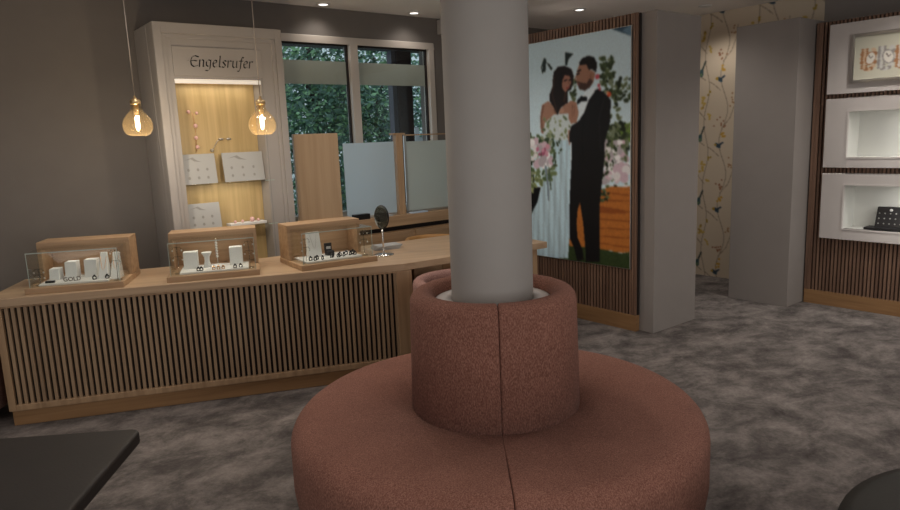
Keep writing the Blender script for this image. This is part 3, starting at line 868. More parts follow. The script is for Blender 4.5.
def card(x0, x1, z0, z1, seed, label):
    t = empty('printed_card', (CX0 + x0, CY0 + .045, z0), 0, label, 'card', 'printed cards in the cream cabinet')
    h = z1 - z0; w_ = x1 - x0
    m = MB(); m.add([(0, 0, 0), (w_, 0, 0), (w_, .006, 0), (0, .006, 0), (0, .03, h), (w_, .03, h), (w_, .036, h), (0, .036, h)],
                    [(0, 3, 2, 1), (4, 5, 6, 7), (0, 1, 5, 4), (1, 2, 6, 5), (2, 3, 7, 6), (3, 0, 4, 7)])
    m.build('sheet', M['paper'], t)

    def yy(z): return .03 * z / h - .0012
    g = MB()

    def flat(poly):
        k = len(poly)
        g.add([(x, yy(z), z) for x, z in poly] + [(x, yy(z) + .0008, z) for x, z in poly], [tuple(range(k)), tuple(range(2 * k - 1, k - 1, -1))] + [(i, k + i, k + (i + 1) % k, (i + 1) % k) for i in range(k)])
    flat([(w_ * .12, h * .80), (w_ * .36, h * .90), (w_ * .46, h * .80), (w_ * .60, h * .73), (w_ * .40, h * .76), (w_ * .30, h * .84)])
    for r_ in range(2):
        for c_ in range(3):
            x, z = w_ * (.2 + .27 * c_), h * (.48 - .27 * r_)
            flat([(x + .010 * math.cos(a), z + .012 * math.sin(a)) for a in np.linspace(0, 5.6, 8)])
    g.build('print', M['greyink'], t)


card(.120, .382, 1.3815, 1.607, 1, 'left printed white card on the upper glass shelf of the cabinet')
card(.440, .768, 1.3815, 1.607, 2, 'wide right printed white card on the upper glass shelf of the cabinet')
card(.124, .382, 1.0315, 1.232, 3, 'printed white card alone on the lower glass shelf of the cabinet')
t = empty('jewel_necklace', (CX0 + .27, CY0 + .13, 1.62), 0, 'rose crystal necklace hanging at the left on the golden niche back', 'necklace')
ch = MB(); ch.tube([(.0, .012, .30), (.012, .010, .2), (.008, .010, .1), (.0, .010, .0)], .0025, 6); ch.build('chain', M['gold'], t)
for (x, z, r_) in ((-.03, .305, .014), (.03, .295, .012), (.012, .2, .016), (.008, .11, .015), (.012, .04, .015)): MB().ball((x, .003, z), r_, 10).build('crystal', M['rose'], t)
t = empty('jewel_necklace', (CX0 + .42, CY0 + .13, 1.62), 0, 'silver winged pendant hanging at the middle of the golden niche back', 'necklace')
ch = MB(); ch.tube([(-.03, .012, 0), (.02, .010, .08), (.06, .010, .10)], .0025, 6); ch.build('chain', M['silver'], t)
MB().ball((-.03, .003, .01), .014, 10).build('pendant', M['silver'], t)
for x in (.05, .11): MB().ball((x, .006, .0935), .012, 10, sx=1.8, sz=.8).build('wing', M['silver'], t)
t = empty('jewel_tray', (CX0 + .44, CY0 + .02, 1.0315), 0, 'white jewel tray with pink crystals on the lower glass shelf of the cabinet', 'tray')
MB().box(0, .30, 0, .10, 0, .022).build('tray', M['white'], t, bevel=.004)
for (x, r_) in ((.05, .012), (.11, .012), (.19, .02), (.24, .012)): MB().ball((x, .03, .022 + r_ * .9), r_, 10).build('crystal', M['rose'], t)

# ------------------------------------------------------------------ sill bench and screens under the window
bn = empty('window_bench', (2.46, 5.3, 0), 0, 'oak bench unit with drawers running below the window', 'bench')
MB().box(0, 1.95, .0, .322, .845, .945).build('top', M['oak'], bn, bevel=.004)
MB().box(0.0, 1.95, .035, .322, .0, .80).build('carcass', M['oak'], bn)
MB().box(0.01, 1.94, .06, .32, .80, .845).build('shadow_gap', M['backing'], bn)
for k in range(3): MB().box(.02 + k * .645, .63 + k * .645, .015, .035, .40, .79).build('drawer', M['oak'], bn, bevel=.003)
for k in range(3): MB().box(.02 + k * .645, .63 + k * .645, .015, .035, .05, .385).build('drawer', M['oak'], bn, bevel=.003)
SY = 5.41; SZ = .9455
o = MB().box(2.59, 3.02, SY - .015, SY + .015, SZ, 1.735).build('wood_screen', M['oak_light'], None, bevel=.003); tag(o, 'solid oak privacy board standing left on the window bench', 'screen')
sc_ = empty('glass_screen', (3.075, SY, SZ), 0, 'blue frosted glass privacy screen standing between the oak board and post', 'screen', 'frosted screens on the window bench')
MB().box(.0, .545, -.004, .004, .02, .695).build('frosted_pane', M['frost'], sc_)
MB().box(.02, .525, -.02, .02, 0, .022).build('rail', M['silver'], sc_)
po = empty('screen_post', (3.672, SY, SZ), 0, 'slim oak post with a flat cap between the two frosted screens', 'post')
MB().box(-.036, .036, -.03, .03, 0, .755).build('shaft', M['oak_v'], po, bevel=.002)
MB().box(-.07, .065, -.035, .035, .755, .772).build('cap', M['oak'], po)
sc_ = empty('glass_screen', (3.765, SY, SZ), 0, 'sandy frosted glass privacy screen right of the slim oak post', 'screen', 'frosted screens on the window bench')
MB().box(.0, .55, -.004, .004, .02, .690).build('frosted_pane', M['frost2'], sc_)
MB().box(.02, .53, -.02, .02, 0, .022).build('rail', M['silver'], sc_)
MB().box(-.02, .55, -.006, .006, .745, .757).build('top_rail', M['oak'], sc_)
MB().box(-.025, .0, -.006, .006, 0, .745).build('stay', M['silver'], sc_)
for (x, y, w_, d_, h_, rz, mt, lab) in ((3.83, 5.345, .20, .06, .012, .03, 'bluebook', 'pale blue leaflets on the window bench before the sandy screen'),
                                       (3.18, 5.345, .16, .06, .05, -.04, 'blackmetal', 'black office box on the window bench before the blue screen'),
                                       (3.44, 5.345, .15, .06, .016, .02, 'paper', 'white papers on the window bench before the blue screen')):
    o = MB().box(-w_ / 2, w_ / 2, -d_ / 2, d_ / 2, 0, h_).build('leaflet_stack' if mt != 'blackmetal' else 'office_box', M[mt], None, (x, y, SZ), rz, bevel=.002); tag(o, lab, 'papers' if mt != 'blackmetal' else 'box')

# chair behind the desk
ch = empty('desk_chair', (3.63, 4.86, 0), 0, 'tan leather tub-back chair behind the desk by the window bench', 'chair')
prof = []
bk = MB(); R0 = .235
for (r0_, r1_, z0, z1) in ((R0 - .02, R0 + .02, .52, .765),):
    pr = [(r0_, z0), (r0_ - .002, z1 - .02), (r0_ + .01, z1), (r1_ - .01, z1), (r1_ + .002, z1 - .02), (r1_, z0), (r0_, z0)]
    bk.lathe(pr, 30, math.radians(-5), math.radians(185), cap=False)
bk.build('backrest', M['tan'], ch)
MB().lathe([(0, .42), (.20, .42), (.235, .44), (.24, .47), (.22, .495), (0, .50)], 32).build('seat', M['tan'], ch)
for a in (45, 135, 225, 315):
    c_, s_ = math.cos(math.radians(a)), math.sin(math.radians(a))
    MB().tube([(c_ * .16, s_ * .16, .43), (c_ * .22, s_ * .22, 0)], [.018, .012], 8).build('leg', M['oak_v'], ch)
m = MB()
for a in (0, 90, 180): m.tube([(R0 * math.cos(math.radians(a)), R0 * math.sin(math.radians(a)), .45), (R0 * math.cos(math.radians(a)), R0 * math.sin(math.radians(a)), .55)], .014, 8)
m.build('back_support', M['oak_v'], ch)


def rring(r0, r1, z0, z1, rad, n=5):
    """closed ring profile with rounded upper corners"""
    pr = [(r0, z0)]
    for k in range(n + 1):
        a = math.pi - k * math.pi / 2 / n; pr.append((r0 + rad + rad * math.cos(a), z1 - rad + rad * math.sin(a)))
    for k in range(n + 1):
        a = math.pi / 2 - k * math.pi / 2 / n; pr.append((r1 - rad + rad * math.cos(a), z1 - rad + rad * math.sin(a)))
    pr.append((r1, z0)); pr.append((r0, z0))
    return pr


def soft_sector(prof, a0, a1, n, soft=.010, c=(0, 0)):
    """lathe sector whose two ends are tucked in like a sewn cushion edge"""
    m = MB(); P = len(prof)
    cr = sum(r for r, z in prof[:-1]) / (P - 1); cz = sum(z for r, z in prof[:-1]) / (P - 1)
    rm = max(r for r, z in prof)
    zmn = min(z for r, z in prof)
    angs = []; ins = []
    for k in range(5):
        t_ = k / 4; angs.append(a0 + soft / rm * t_ * 1.2); ins.append(soft * (1 - math.sqrt(max(0, 1 - (1 - t_) ** 2))))
    for k in range(1, n): angs.append(a0 + soft / rm * 1.2 + (a1 - a0 - 2.4 * soft / rm) * k / n); ins.append(0)
    for k in range(5):
        t_ = 1 - k / 4; angs.append(a1 - soft / rm * t_ * 1.2); ins.append(soft * (1 - math.sqrt(max(0, 1 - (1 - t_) ** 2))))
    vs = []
    for a, i_ in zip(angs, ins):
        for r, z in prof:
            dr, dz = cr - r, cz - z; L_ = math.hypot(dr, dz) + 1e-9
            r2, z2 = r + dr / L_ * i_, (z + dz / L_ * i_ if z > zmn + 1e-6 else z)
            vs.append((c[0] + r2 * math.cos(a), c[1] + r2 * math.sin(a), z2))
    fs = []
    for k in range(len(angs) - 1):
        for i in range(P - 1): fs.append((k * P + i, (k + 1) * P + i, (k + 1) * P + i + 1, k * P + i + 1))
    fs.append(tuple(range(P - 1))); fs.append(tuple((len(angs) - 1) * P + i for i in range(P - 1))[::-1])
    m.add(vs, fs, 0, True)
    return m


def tub_chair(loc, rz, label):
    t = empty('tub_chair', loc, rz, label, 'chair', 'pink tub chairs')
    soft_sector(rring(.255, .34, .10, .738, .041, 6), math.radians(-40), math.radians(220), 40, .03).build('tub_back', M['tweed2'], t)
    MB().lathe([(0, .10), (.255, .10), (.255, .40), (.24, .44), (.20, .455), (0, .46)], 40).build('seat', M['tweed2'], t)
    for a in (40, 140, 220, 320):
        MB().tube([(.25 * math.cos(math.radians(a)), .25 * math.sin(math.radians(a)), .11), (.27 * math.cos(math.radians(a)), .27 * math.sin(math.radians(a)), 0)], [.016, .011], 8).build('leg', M['blackmetal'], t)


tub_chair((2.785, 3.41, 0), math.radians(50), 'pink tub chair half hidden behind the round seat, beside the desk')
tub_chair((-.035, 5.10, 0), math.radians(200), 'pink tub chair at the far left end of the sales counter')

# ------------------------------------------------------------------ column and round seat
PC = (1.972, 2.212)
SEAM = math.radians(-128.25)
cl = MB().lathe([(0, 0), (.183, 0), (.183, 2.849), (0, 2.849)], 72).build('round_column', M['column'], None, (PC[0], PC[1], 0))
struct(cl); cl.name = 'column_round'
pf = empty('round_sofa', (PC[0], PC[1], 0), 0, 'round terracotta tweed seat wrapped around the grey column', 'sofa')
sp = [(.20, .05), (.20, .45), (.83, .452)]
for k in range(7):
    a = math.pi / 2 - k * math.pi / 2 / 6; sp.append((.83 + .102 * math.cos(a), .360 + .092 * math.sin(a)))
sp += [(.932, .30), (.932, .18), (.915, .06), (.88, .05), (.20, .05)]
for k in range(2):
    soft_sector(sp, SEAM + k * math.pi + .0012, SEAM + (k + 1) * math.pi - .0012, 64, .010).build('seat_cushion', M['tweed'], pf)
bp_ = rring(.262, .372, .44, .985, .052, 6)
bp_ = [((r + .012 * (.985 - z) / .52 if r > .3 else r), z) for r, z in bp_]
for k in range(2):
    soft_sector(bp_, SEAM + k * math.pi + .002, SEAM + (k + 1) * math.pi - .002, 48, .012).build('backrest_cushion', M['tweed'], pf)
MB().lathe([(.21, .44), (.258, .44), (.258, .89), (.21, .89), (.21, .44)], 48).build('core', M['backing'], pf)
MB().lathe([(.186, .89), (.258, .89), (.258, .938), (.186, .938), (.186, .89)], 48).build('cover_plate', M['greige'], pf, label='pale cover plate in the gap')
MB().lathe([(.22, 0), (.82, 0), (.82, .05), (.22, .05), (.22, 0)], 48).build('plinth', M['backing'], pf)

# ------------------------------------------------------------------ dark bench and stool in the foreground
bx = Vector((-.324, -.487, 0)).normalized(); ang = math.atan2(bx.y, bx.x)
be = empty('coffee_table', (.64, 3.045, 0), ang, 'low black padded table cut by the lower left picture corner', 'table')
m = MB()
def rrect(x0, x1, y0, y1, r, n=6):
    pts = []
    for (cx_, cy_, a0_) in ((x1 - r, y1 - r, 0), (x0 + r, y1 - r, 90), (x0 + r, y0 + r, 180), (x1 - r, y0 + r, 270)):
        for k in range(n + 1):
            a = math.radians(a0_ + 90 * k / n); pts.append((cx_ + r * math.cos(a), cy_ + r * math.sin(a)))
    return pts
m.prism(rrect(0, 1.15, -.70, .0, .05), .395, .455)
m.build('padded_top', M['black'], be, bevel=.016, seg=4)
MB().prism(rrect(.25, .95, -.50, -.25, .04), .34, .395).build('under_frame', M['blackmetal'], be)
for (x, y) in ((.30, -.30), (.90, -.30), (.30, -.45), (.90, -.45)): MB().tube([(x, y, .36), (x, y, 0)], .018, 10).build('leg', M['blackmetal'], be)
st = empty('round_stool', (2.317, .165, 0), 0, 'round dark olive stool cut by the lower right picture corner', 'stool')
MB().lathe([(0, .10), (.62, .10), (.655, .14), (.668, .22), (.668, .40), (.655, .445), (.61, .463), (0, .468)], 64).build('cushion', M['blackstool'], st)
MB().lathe([(0, 0), (.55, 0), (.55, .10), (0, .10)], 48).build('base', M['backing'], st)


# ------------------------------------------------------------------ slatted wall with the wedding picture
def slat_wall(name, loc, ylen, ztop, zbase, label, pitch, holes=(), stile_end=0):
    """panel on the plane x = 0, running from y = 0 to y = ylen; slats face -x; holes = (y0, y1, z0, z1) left open"""
    t = empty(name, loc, 0, label, 'wall panel')
    sb = MB(); m = MB(); n = int(ylen / pitch)
    for k in range(n):
        y = k * pitch
        zs = sorted((h[2], h[3]) for h in holes if h[0] < y + pitch and h[1] > y)
        z = zbase
        for (z0, z1) in zs + [(ztop, ztop)]:
            if z0 > z + 1e-4:
                m.box(-.012, .012, y + pitch * .40, y + pitch, z, z0); sb.box(.012, .036, y, y + pitch, z, z0)
            z = max(z, z1)
    sb.build('backing_board', M['backing'], t)
    m.build('slats', M['walnut'], t)
    MB().box(-.014, .036, 0, ylen, 0, zbase).build('plinth', M['plinth_y'], t, bevel=.002)
    m = MB()
    for k in range(2):
        y = k * .024 if not stile_end else ylen - .018 - k * .024
        m.box(-.016, .0, y, y + .018, zbase, ztop)
    m.build('edge_stile', M['walnut'], t)
    return t


slat_wall('slat_panel', (4.553, 3.315, 0), 1.80, 2.548, .137, 'brown slatted wall panel around the wedding picture', .034, [(.10, 1.62, .56, 2.43)])
PIC = {
 'corner':[(3.571,2.457),(3.341,2.457),(3.340,2.360)],
 'lawn':[(3.569,1.680),(3.470,1.708),(3.334,1.718),(3.333,1.562),(3.569,1.566)],
 'wood':[(3.965,1.202),(3.663,1.176),(3.577,1.201),(3.357,1.208),(3.352,0.679),(3.462,0.655),(3.693,0.667),(4.035,0.656),(4.032,0.955)],
 'wooddark':[(3.692,1.034),(3.437,1.014),(3.423,0.981),(3.698,0.975)],
 'grass':[(4.304,0.694),(4.034,0.719),(3.693,0.667),(3.462,0.651),(3.352,0.679),(3.351,0.495),(4.310,0.367)],
 'hair':[(4.197,2.185),(4.150,2.222),(4.071,2.225),(3.994,2.189),(3.968,2.130),(3.980,2.065),(4.000,2.018),(4.036,2.009),(4.037,1.913),(4.087,1.891),(4.128,1.868),(4.157,1.810),(4.203,1.881),(4.249,1.940),(4.252,1.995),(4.216,2.060),(4.210,2.127)],
 'face':[(4.072,2.148),(4.012,2.134),(3.995,2.083),(4.022,2.036),(4.067,2.001),(4.108,2.043),(4.095,2.108)],
 'skin':[(4.345,1.912),(4.268,1.941),(4.202,1.898),(4.157,1.810),(4.087,1.891),(3.997,1.927),(3.942,1.910),(3.916,1.823),(3.943,1.733),(4.003,1.736),(4.029,1.812),(4.204,1.812),(4.306,1.736),(4.317,1.635),(4.363,1.671),(4.372,1.795)],
 'bodice':[(4.315,1.748),(4.204,1.821),(4.029,1.820),(3.999,1.744),(3.994,1.592),(4.347,1.600)],
 'skirt':[(4.339,1.690),(4.035,1.691),(4.018,1.542),(4.010,1.218),(4.026,0.863),(4.052,0.542),(4.263,0.518),(4.539,0.538),(4.834,0.525),(4.832,0.592),(4.529,0.877),(4.421,1.034),(4.350,1.209),(4.311,1.451)],
 'armR':[(4.035,1.680),(3.998,1.678),(3.999,1.610),(4.024,1.542),(4.042,1.611)],
 'darkgap':[(4.664,1.163),(4.377,1.171),(4.421,1.034),(4.529,0.890),(4.714,0.735)],
 'suit':[(3.750,1.993),(3.709,2.003),(3.668,1.981),(3.608,1.940),(3.576,1.899),(3.586,1.726),(3.614,1.648),(3.638,1.568),(4.024,1.576),(4.023,1.652),(4.005,1.710),(3.922,1.749),(3.900,1.781),(3.857,1.820),(3.814,1.915)],
 'trouser':[(3.997,1.702),(3.640,1.689),(3.640,1.440),(3.672,1.210),(3.695,1.023),(3.693,0.551),(3.846,0.533),(3.854,0.674),(3.877,0.892),(3.910,1.054),(3.936,0.985),(3.950,0.862),(3.938,0.740),(3.882,0.635),(3.870,0.550),(3.946,0.528),(3.977,0.637),(4.034,0.732),(4.032,0.955),(4.019,1.200),(4.000,1.441)],
 'ghair':[(3.911,2.233),(3.875,2.265),(3.811,2.279),(3.749,2.259),(3.719,2.209),(3.725,2.134),(3.770,2.164),(3.802,2.162),(3.833,2.213),(3.897,2.212)],
 'gface':[(3.907,2.221),(3.833,2.218),(3.802,2.167),(3.781,2.160),(3.735,2.135),(3.756,2.062),(3.792,2.022),(3.849,1.998),(3.909,2.016),(3.935,2.073),(3.945,2.128),(3.934,2.159)],
 'beard':[(3.934,2.083),(3.887,2.069),(3.827,2.057),(3.792,2.105),(3.760,2.063),(3.792,2.022),(3.849,1.998),(3.909,2.016)],
 'shirt':[(3.856,1.985),(3.719,2.032),(3.750,1.977),(3.809,1.917),(3.857,1.816),(3.916,1.753),(3.915,1.872),(3.888,1.920)],
 'bow':[(3.936,1.923),(3.888,1.957),(3.820,1.944),(3.824,1.915),(3.884,1.913),(3.932,1.890)],
 'hand':[(4.020,1.928),(3.943,1.907),(3.922,1.823),(3.933,1.758),(4.000,1.727),(4.033,1.779)],
 'tuft':[(4.065,2.336),(3.970,2.313),(4.026,2.274),(4.042,2.224),(4.066,2.230)],
 'leafA':[(4.312,2.320),(4.284,2.303),(4.296,2.194),(4.327,2.197),(4.333,2.258)],
 'leafB':[(4.285,2.278),(4.243,2.256),(4.208,2.211),(4.232,2.205)],
}
pt = Paint(3.385, 4.95, .53, 2.455, .0065, (.80, .88, .91))
rg = np.random.RandomState(11)
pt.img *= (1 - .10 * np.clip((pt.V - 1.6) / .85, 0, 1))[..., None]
GRN = [(.18, .22, .14), (.26, .31, .20), (.36, .40, .27), (.12, .15, .10), (.46, .50, .40)]
FLW = [(.88, .86, .86), (.80, .70, .74), (.93, .92, .92), (.70, .66, .68)]
pt.poly(PIC['corner'], (.22, .30, .36))
pt.poly([(3.40, 2.457), (3.385, 2.457), (3.385, 2.38), (3.47, 2.43)], (.38, .48, .55))
pt.poly(PIC['lawn'], (.42, .52, .24), .15, 1)
pt.scatter(rg, 40, (3.56, 3.68), (1.95, 2.24), (.012, .032), GRN)
pt.scatter(rg, 46, (3.47, 3.66), (1.72, 2.10), (.012, .030), GRN)
pt.scatter(rg, 40, (3.39, 3.58), (1.88, 2.07), (.012, .030), GRN)
pt.scatter(rg, 26, (3.55, 3.68), (2.05, 2.25), (.012, .03), GRN[:2])
pt.scatter(rg, 20, (3.94, 4.0), (1.93, 2.1), (.012, .03), GRN)
pt.scatter(rg, 150, (3.40, 3.70), (1.42, 1.72), (.015, .04), GRN)
pt.scatter(rg, 60, (3.40, 3.66), (1.20, 1.58), (.018, .042), FLW, .8)
pt.scatter(rg, 40, (3.40, 3.68), (1.18, 1.56), (.01, .03), GRN)
pt.scatter(rg, 12, (3.42, 3.52), (1.26, 1.38), (.03, .05), FLW[:3], .9)
pt.poly(PIC['grass'], (.20, .25, .14), .25, 2)
pt.poly(PIC['wood'], (.70, .42, .19), .10, 3)
pt.poly(PIC['wooddark'], (.56, .30, .14), .1, 4)
for k in range(7):
    z = .72 + k * .07; pt.line([(3.36, z + rg.uniform(-.02, .02)), (3.7, z + rg.uniform(-.02, .02))], .006, (.55, .30, .13))
pt.scatter(rg, 14, (3.60, 3.68), (1.08, 1.17), (.012, .025), GRN)
# hidden half behind the column stays garden
pt.scatter(rg, 200, (4.45, 4.95), (.80, 1.5), (.02, .05), GRN)
# bride
for k in ('tuft', 'leafA', 'leafB'): pt.poly(PIC[k], (.13, .16, .15))
pt.line([(4.31, 2.31), (4.345, 2.24), (4.33, 2.19)], .006, (.2, .24, .22))
pt.poly(PIC['darkgap'], (.07, .07, .08))
m = pt.poly(PIC['skirt'], (.76, .86, .90))
fold = 1 - .10 * (np.sin(pt.U * 95 + pt.V * 4) > .35) - .07 * (np.sin(pt.U * 47 - pt.V * 7) > .2)
pt.img[m] *= fold[m][:, None]
pt.poly(PIC['skin'], (.63, .47, .39)); pt.line([(4.33, 1.90), (4.36, 1.79), (4.34, 1.68)], .012, (.50, .35, .28))
pt.line([(4.20, 1.86), (4.17, 1.82)], .01, (.52, .37, .30)); pt.blob(4.11, 1.85, .03, .02, (.70, .54, .46))
pt.poly(PIC['bodice'], (.78, .82, .82))
pt.scatter(rg, 34, (4.02, 4.33), (1.61, 1.80), (.010, .026), [(.48, .54, .38), (.58, .62, .46), (.86, .88, .88), (.36, .42, .30)])
pt.poly(PIC['armR'], (.63, .47, .39))
pt.poly(PIC['hair'], (.13, .095, .085)); pt.line([(4.19, 2.14), (4.22, 2.0), (4.17, 1.86)], .008, (.22, .15, .12)); pt.line([(4.06, 1.99), (4.08, 1.93)], .010, (.24, .16, .12))
pt.poly(PIC['face'], (.60, .42, .35))
pt.line([(4.075, 2.10), (4.045, 2.105)], .006, (.14, .09, .08)); pt.line([(4.02, 2.10), (4.005, 2.10)], .005, (.14, .09, .08))
pt.line([(4.028, 2.09), (4.02, 2.065)], .004, (.45, .30, .25)); pt.line([(4.055, 2.035), (4.025, 2.04)], .006, (.55, .22, .22))
pt.line([(4.11, 2.17), (4.12, 2.07), (4.10, 2.02)], .010, (.10, .075, .07))
# groom
pt.poly(PIC['trouser'], (.085, .08, .085)); pt.poly(PIC['suit'], (.088, .083, .088))
pt.line([(3.64, 1.93), (3.70, 1.75), (3.68, 1.5)], .006, (.13, .125, .13)); pt.line([(3.86, 1.80), (3.88, 1.60), (3.87, 1.40)], .005, (.05, .05, .055))
pt.poly(PIC['shirt'], (.84, .88, .90)); pt.poly(PIC['gface'], (.58, .42, .34)); pt.poly(PIC['beard'], (.27, .19, .16))
pt.poly(PIC['ghair'], (.10, .085, .08))
pt.line([(3.93, 2.165), (3.895, 2.17)], .007, (.12, .08, .07)); pt.line([(3.935, 2.14), (3.91, 2.145)], .006, (.10, .07, .06)); pt.line([(3.94, 2.13), (3.957, 2.10), (3.935, 2.095)], .006, (.58, .42, .34))
pt.line([(3.925, 2.06), (3.905, 2.057)], .006, (.50, .28, .25)); pt.blob(3.785, 2.11, .014, .026, (.52, .36, .29))
pt.poly(PIC['bow'], (.05, .05, .055)); pt.poly(PIC['hand'], (.63, .46, .38)); pt.line([(3.96, 1.88), (3.97, 1.80)], .004, (.48, .33, .27)); pt.line([(3.985, 1.89), (3.99, 1.79)], .004, (.48, .33, .27))
for (u, v, r_) in ((3.715, 2.10, .022), (3.70, 2.03, .015), (3.69, 2.0, .014)): pt.blob(u, v, r_, r_, (.72, .30, .34))
pt.blob(3.595, 1.95, .022, .02, (.78, .30, .18)); pt.blob(3.61, 1.965, .012, .012, (.82, .5, .3))
# bouquet
pt.scatter(rg, 90, (4.20, 4.52), (1.24, 1.64), (.015, .04), [(.30, .38, .24), (.42, .48, .32), (.20, .26, .17), (.55, .58, .46)])
pt.scatter(rg, 30, (4.22, 4.50), (1.34, 1.62), (.022, .048), FLW, .85)
pt.scatter(rg, 9, (4.28, 4.42), (1.47, 1.57), (.015, .028), [(.74, .46, .56), (.64, .34, .44), (.80, .58, .64)], .9)
pt.scatter(rg, 26, (4.36, 4.55), (1.14, 1.32), (.015, .035), [(.52, .56, .36), (.62, .64, .46), (.40, .45, .28)])
pt.scatter(rg, 14, (4.12, 4.24), (1.36, 1.60), (.010, .022), GRN[:2])
pt.line([(4.31, 1.36), (4.29, 1.22), (4.28, 1.06)], .012, (.48, .54, .58)); pt.line([(4.27, 1.33), (4.25, 1.16)], .008, (.30, .35, .30))
pt.blur(2)
pt.img *= 1 + rg.normal(0, .018, pt.U.shape)[..., None]
pt.blur(1)
pc = empty('wedding_picture', (4.523, 3.368, 0), 0, 'large backlit picture of a bride and groom on the slatted wall', 'picture')
MB().box(.004, .018, -.006, 1.57, .524, 2.461).build('light_box', M['silver'], pc)
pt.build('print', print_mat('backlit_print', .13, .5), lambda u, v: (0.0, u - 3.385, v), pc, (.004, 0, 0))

# ------------------------------------------------------------------ right-hand display wall
DX = 6.40
PRT = .05
UY0, UY1 = 1.35, 2.668
SY0 = 2.795 - 3.6
t = slat_wall('slat_panel', (DX + .022, SY0, 0), 3.6, 2.515, .130, 'brown slatted wall panel behind the grey display units at right', .031,
              [(UY0 + .10 - SY0, 2.50 - SY0, a_, b_) for a_, b_ in ((1.31, 1.79), (.69, 1.15))], 1)


def unit(z0, z1, n0, n1, label, name='display_unit'):
    t = empty(name, (DX - PRT + .01, UY0, z0), 0, label, 'display unit', 'grey display units on the slatted wall')
    h = z1 - z0; L_ = UY1 - UY0; D_ = PRT - .002
    ny0, ny1 = .12, 2.478 - UY0
    b = MB()
    if n0 is None:
        b.box(0, D_, 0, L_, 0, h)
    else:
        a, c_ = n0 - z0, n1 - z0
        b.box(0, D_, 0, ny0, 0, h); b.box(0, D_, ny1, L_, 0, h); b.box(0, D_, ny0, ny1, 0, a); b.box(0, D_, ny0, ny1, c_, h)
    b.build('front', M['greige'], t, bevel=.003)
    if n0 is not None:
        nb = MB()
        X1 = .235
        nb.box(X1, X1 + .01, ny0, ny1, a - .01, c_ + .01); nb.box(D_ - .03, X1, ny0, ny1, a - .01, a); nb.box(D_ - .03, X1, ny0, ny1, c_, c_ + .01)
        nb.box(D_ - .03, X1, ny0 - .01, ny0, a - .01, c_ + .01); nb.box(D_ - .03, X1, ny1, ny1 + .01, a - .01, c_ + .01)
        nb.build('niche', M['nichewhite'], t)
        rm = MB()
        for (y0, y1, q0, q1) in ((ny0 - .012, ny1 + .012, a - .012, a), (ny0 - .012, ny1 + .012, c_, c_ + .012), (ny0 - .012, ny0, a, c_), (ny1, ny1 + .012, a, c_)):
            rm.box(-.006, .012, y0, y1, q0, q1)
        rm.build('niche_rim', M['silver'] if False else M['greige'], t)
        area('niche_light', (DX - PRT + .11, (2.478 + UY0 + .12) / 2, n1 - .012), (.25, 0, -1), .07, .95, 5.8, (1, .98, .93))
    return t


u1 = unit(1.893, 2.478, None, None, 'topmost grey display unit, carrying the framed watch picture')
u2 = unit(1.262, 1.855, 1.351, 1.738, 'middle grey display unit with an empty lit white niche')
u3 = unit(.630, 1.210, .728, 1.108, 'lowest grey display unit with a black watch stand in its niche')

# watch picture
wpz = Paint(1.60, 2.455, 1.998, 2.346, .006, (.80, .79, .72))
def watch(uc, zc, s, a1, a2, ang):
    """bracelet watch standing on its strap: linked strap loop with the dial in front"""
    for k in range(13):
        t_ = -2.4 + k * .4
        wpz.blob(uc + .050 * s * math.sin(t_) * math.cos(ang) , zc - .085 * s * math.cos(t_), .019 * s, .014 * s, a1 if k % 2 else a2, ang)
    for k in range(9):
        for j in (-1, 0, 1):
            wpz.blob(uc + .018 * s * j + .03 * s, zc + (-.072 + .018 * k) * s, .010 * s, .0085 * s, a2 if j == 0 else a1, ang)
    wpz.blob(uc - .012 * s, zc, .038 * s, .052 * s, a1, ang); wpz.blob(uc - .014 * s, zc, .031 * s, .044 * s, (.88, .86, .82), ang)
    wpz.line([(uc - .014 * s, zc), (uc, zc + .022 * s)], .003, (.36, .31, .28)); wpz.line([(uc - .014 * s, zc), (uc - .026 * s, zc + .010 * s)], .003, (.36, .31, .28))
RG, RG2, SV, SV2 = (.66, .47, .33), (.82, .72, .60), (.60, .58, .56), (.80, .79, .77)
watch(2.345, 2.165, 1.05, RG, RG2, .25)
watch(2.215, 2.165, 1.12, SV, SV2, -.3)
watch(2.085, 2.160, 1.10, RG, SV2, -.1)
watch(1.93, 2.160, 1.05, SV, SV2, .2); watch(1.78, 2.16, 1.05, RG, RG2, 0)
wpz.blur(1)
wf = empty('watch_picture', (DX - PRT + .009, 0, 0), 0, 'framed picture of gold and silver wristwatches on the topmost display unit', 'picture')
fm = MB()
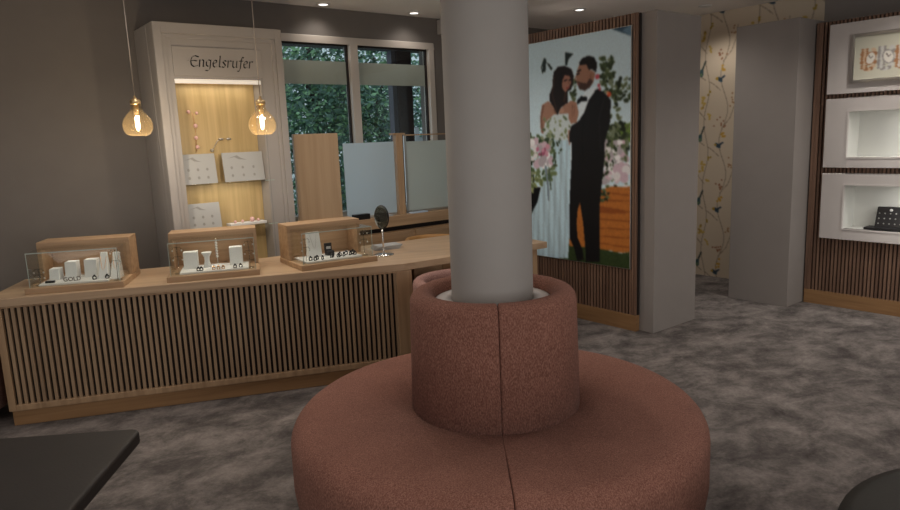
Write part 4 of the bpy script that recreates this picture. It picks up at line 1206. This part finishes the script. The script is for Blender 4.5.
for (y0, y1, z0, z1) in ((2.455, 2.478, 1.975, 2.369), (1.577, 1.60, 1.975, 2.369), (1.60, 2.455, 1.975, 1.998), (1.60, 2.455, 2.346, 2.369)): fm.box(-.03, .0, y0, y1, z0, z1)
fm.build('frame', M['silver'], wf, bevel=.004)
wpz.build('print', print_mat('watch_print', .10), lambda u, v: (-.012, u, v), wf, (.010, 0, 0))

# watch stand in the lowest niche
ws = empty('watch_stand', (DX + .055, 2.15, .7285), 0, 'black sloped stand with rows of silver watches in the lowest niche', 'watch stand')
MB().box(-.06, .07, -.16, .17, 0, .022).build('base', M['ink'], ws, bevel=.003)
m = MB(); m.add([(-.02, -.125, .022), (-.02, .10, .022), (.05, .10, .022), (.05, -.125, .022), (.02, -.115, .195), (.02, .095, .195), (.05, .095, .195), (.05, -.115, .195)],
                [(0, 1, 2, 3), (7, 6, 5, 4), (0, 4, 5, 1), (1, 5, 6, 2), (2, 6, 7, 3), (3, 7, 4, 0)])
m.build('board', M['ink'], ws, bevel=.003)
for r_ in range(3):
    for c_ in range(5):
        z = .055 + r_ * .043; MB().ball((-.02 + .04 * (z - .022) / .173 - .002, -.095 + c_ * .042, z), .0065, 8, sx=.5).build('silver_watch', M['greyink'], ws)
MB().ball((.014, -.012, .168), .013, 14, sx=.35).build('emblem', M['white'], ws)

# ------------------------------------------------------------------ ceiling fixtures, sensor
for i, (x, y) in enumerate(DOWN):
    t = empty('ceiling_downlight', (x, y, CE - .012), 0, ('left round downlight in the ceiling before the window', 'right round downlight in the ceiling before the window', 'round downlight in the ceiling above the wedding picture', 'round downlight in the ceiling before the bird wallpaper')[i], 'ceiling light', 'recessed ceiling downlights')
    MB().lathe([(.042, .0), (.062, .0), (.064, .011), (.042, .011), (.042, 0)], 32).build('rim', M['white'], t)
    MB().lathe([(0, .004), (.042, .004), (.042, .0115), (0, .0115)], 32).build('diffuser', M['lamp'] if i != 3 else M['white'], t)
sn = empty('wall_sensor', (4.43, YW, 2.69), 0, 'small beige motion sensor high on the wall right of the window', 'sensor')
MB().box(-.055, .055, -.07, -.001, 0, .145).build('housing', M['cream'], sn, bevel=.01)
MB().ball((.01, -.07, .045), .024, 14).build('lens', M['ink'], sn)
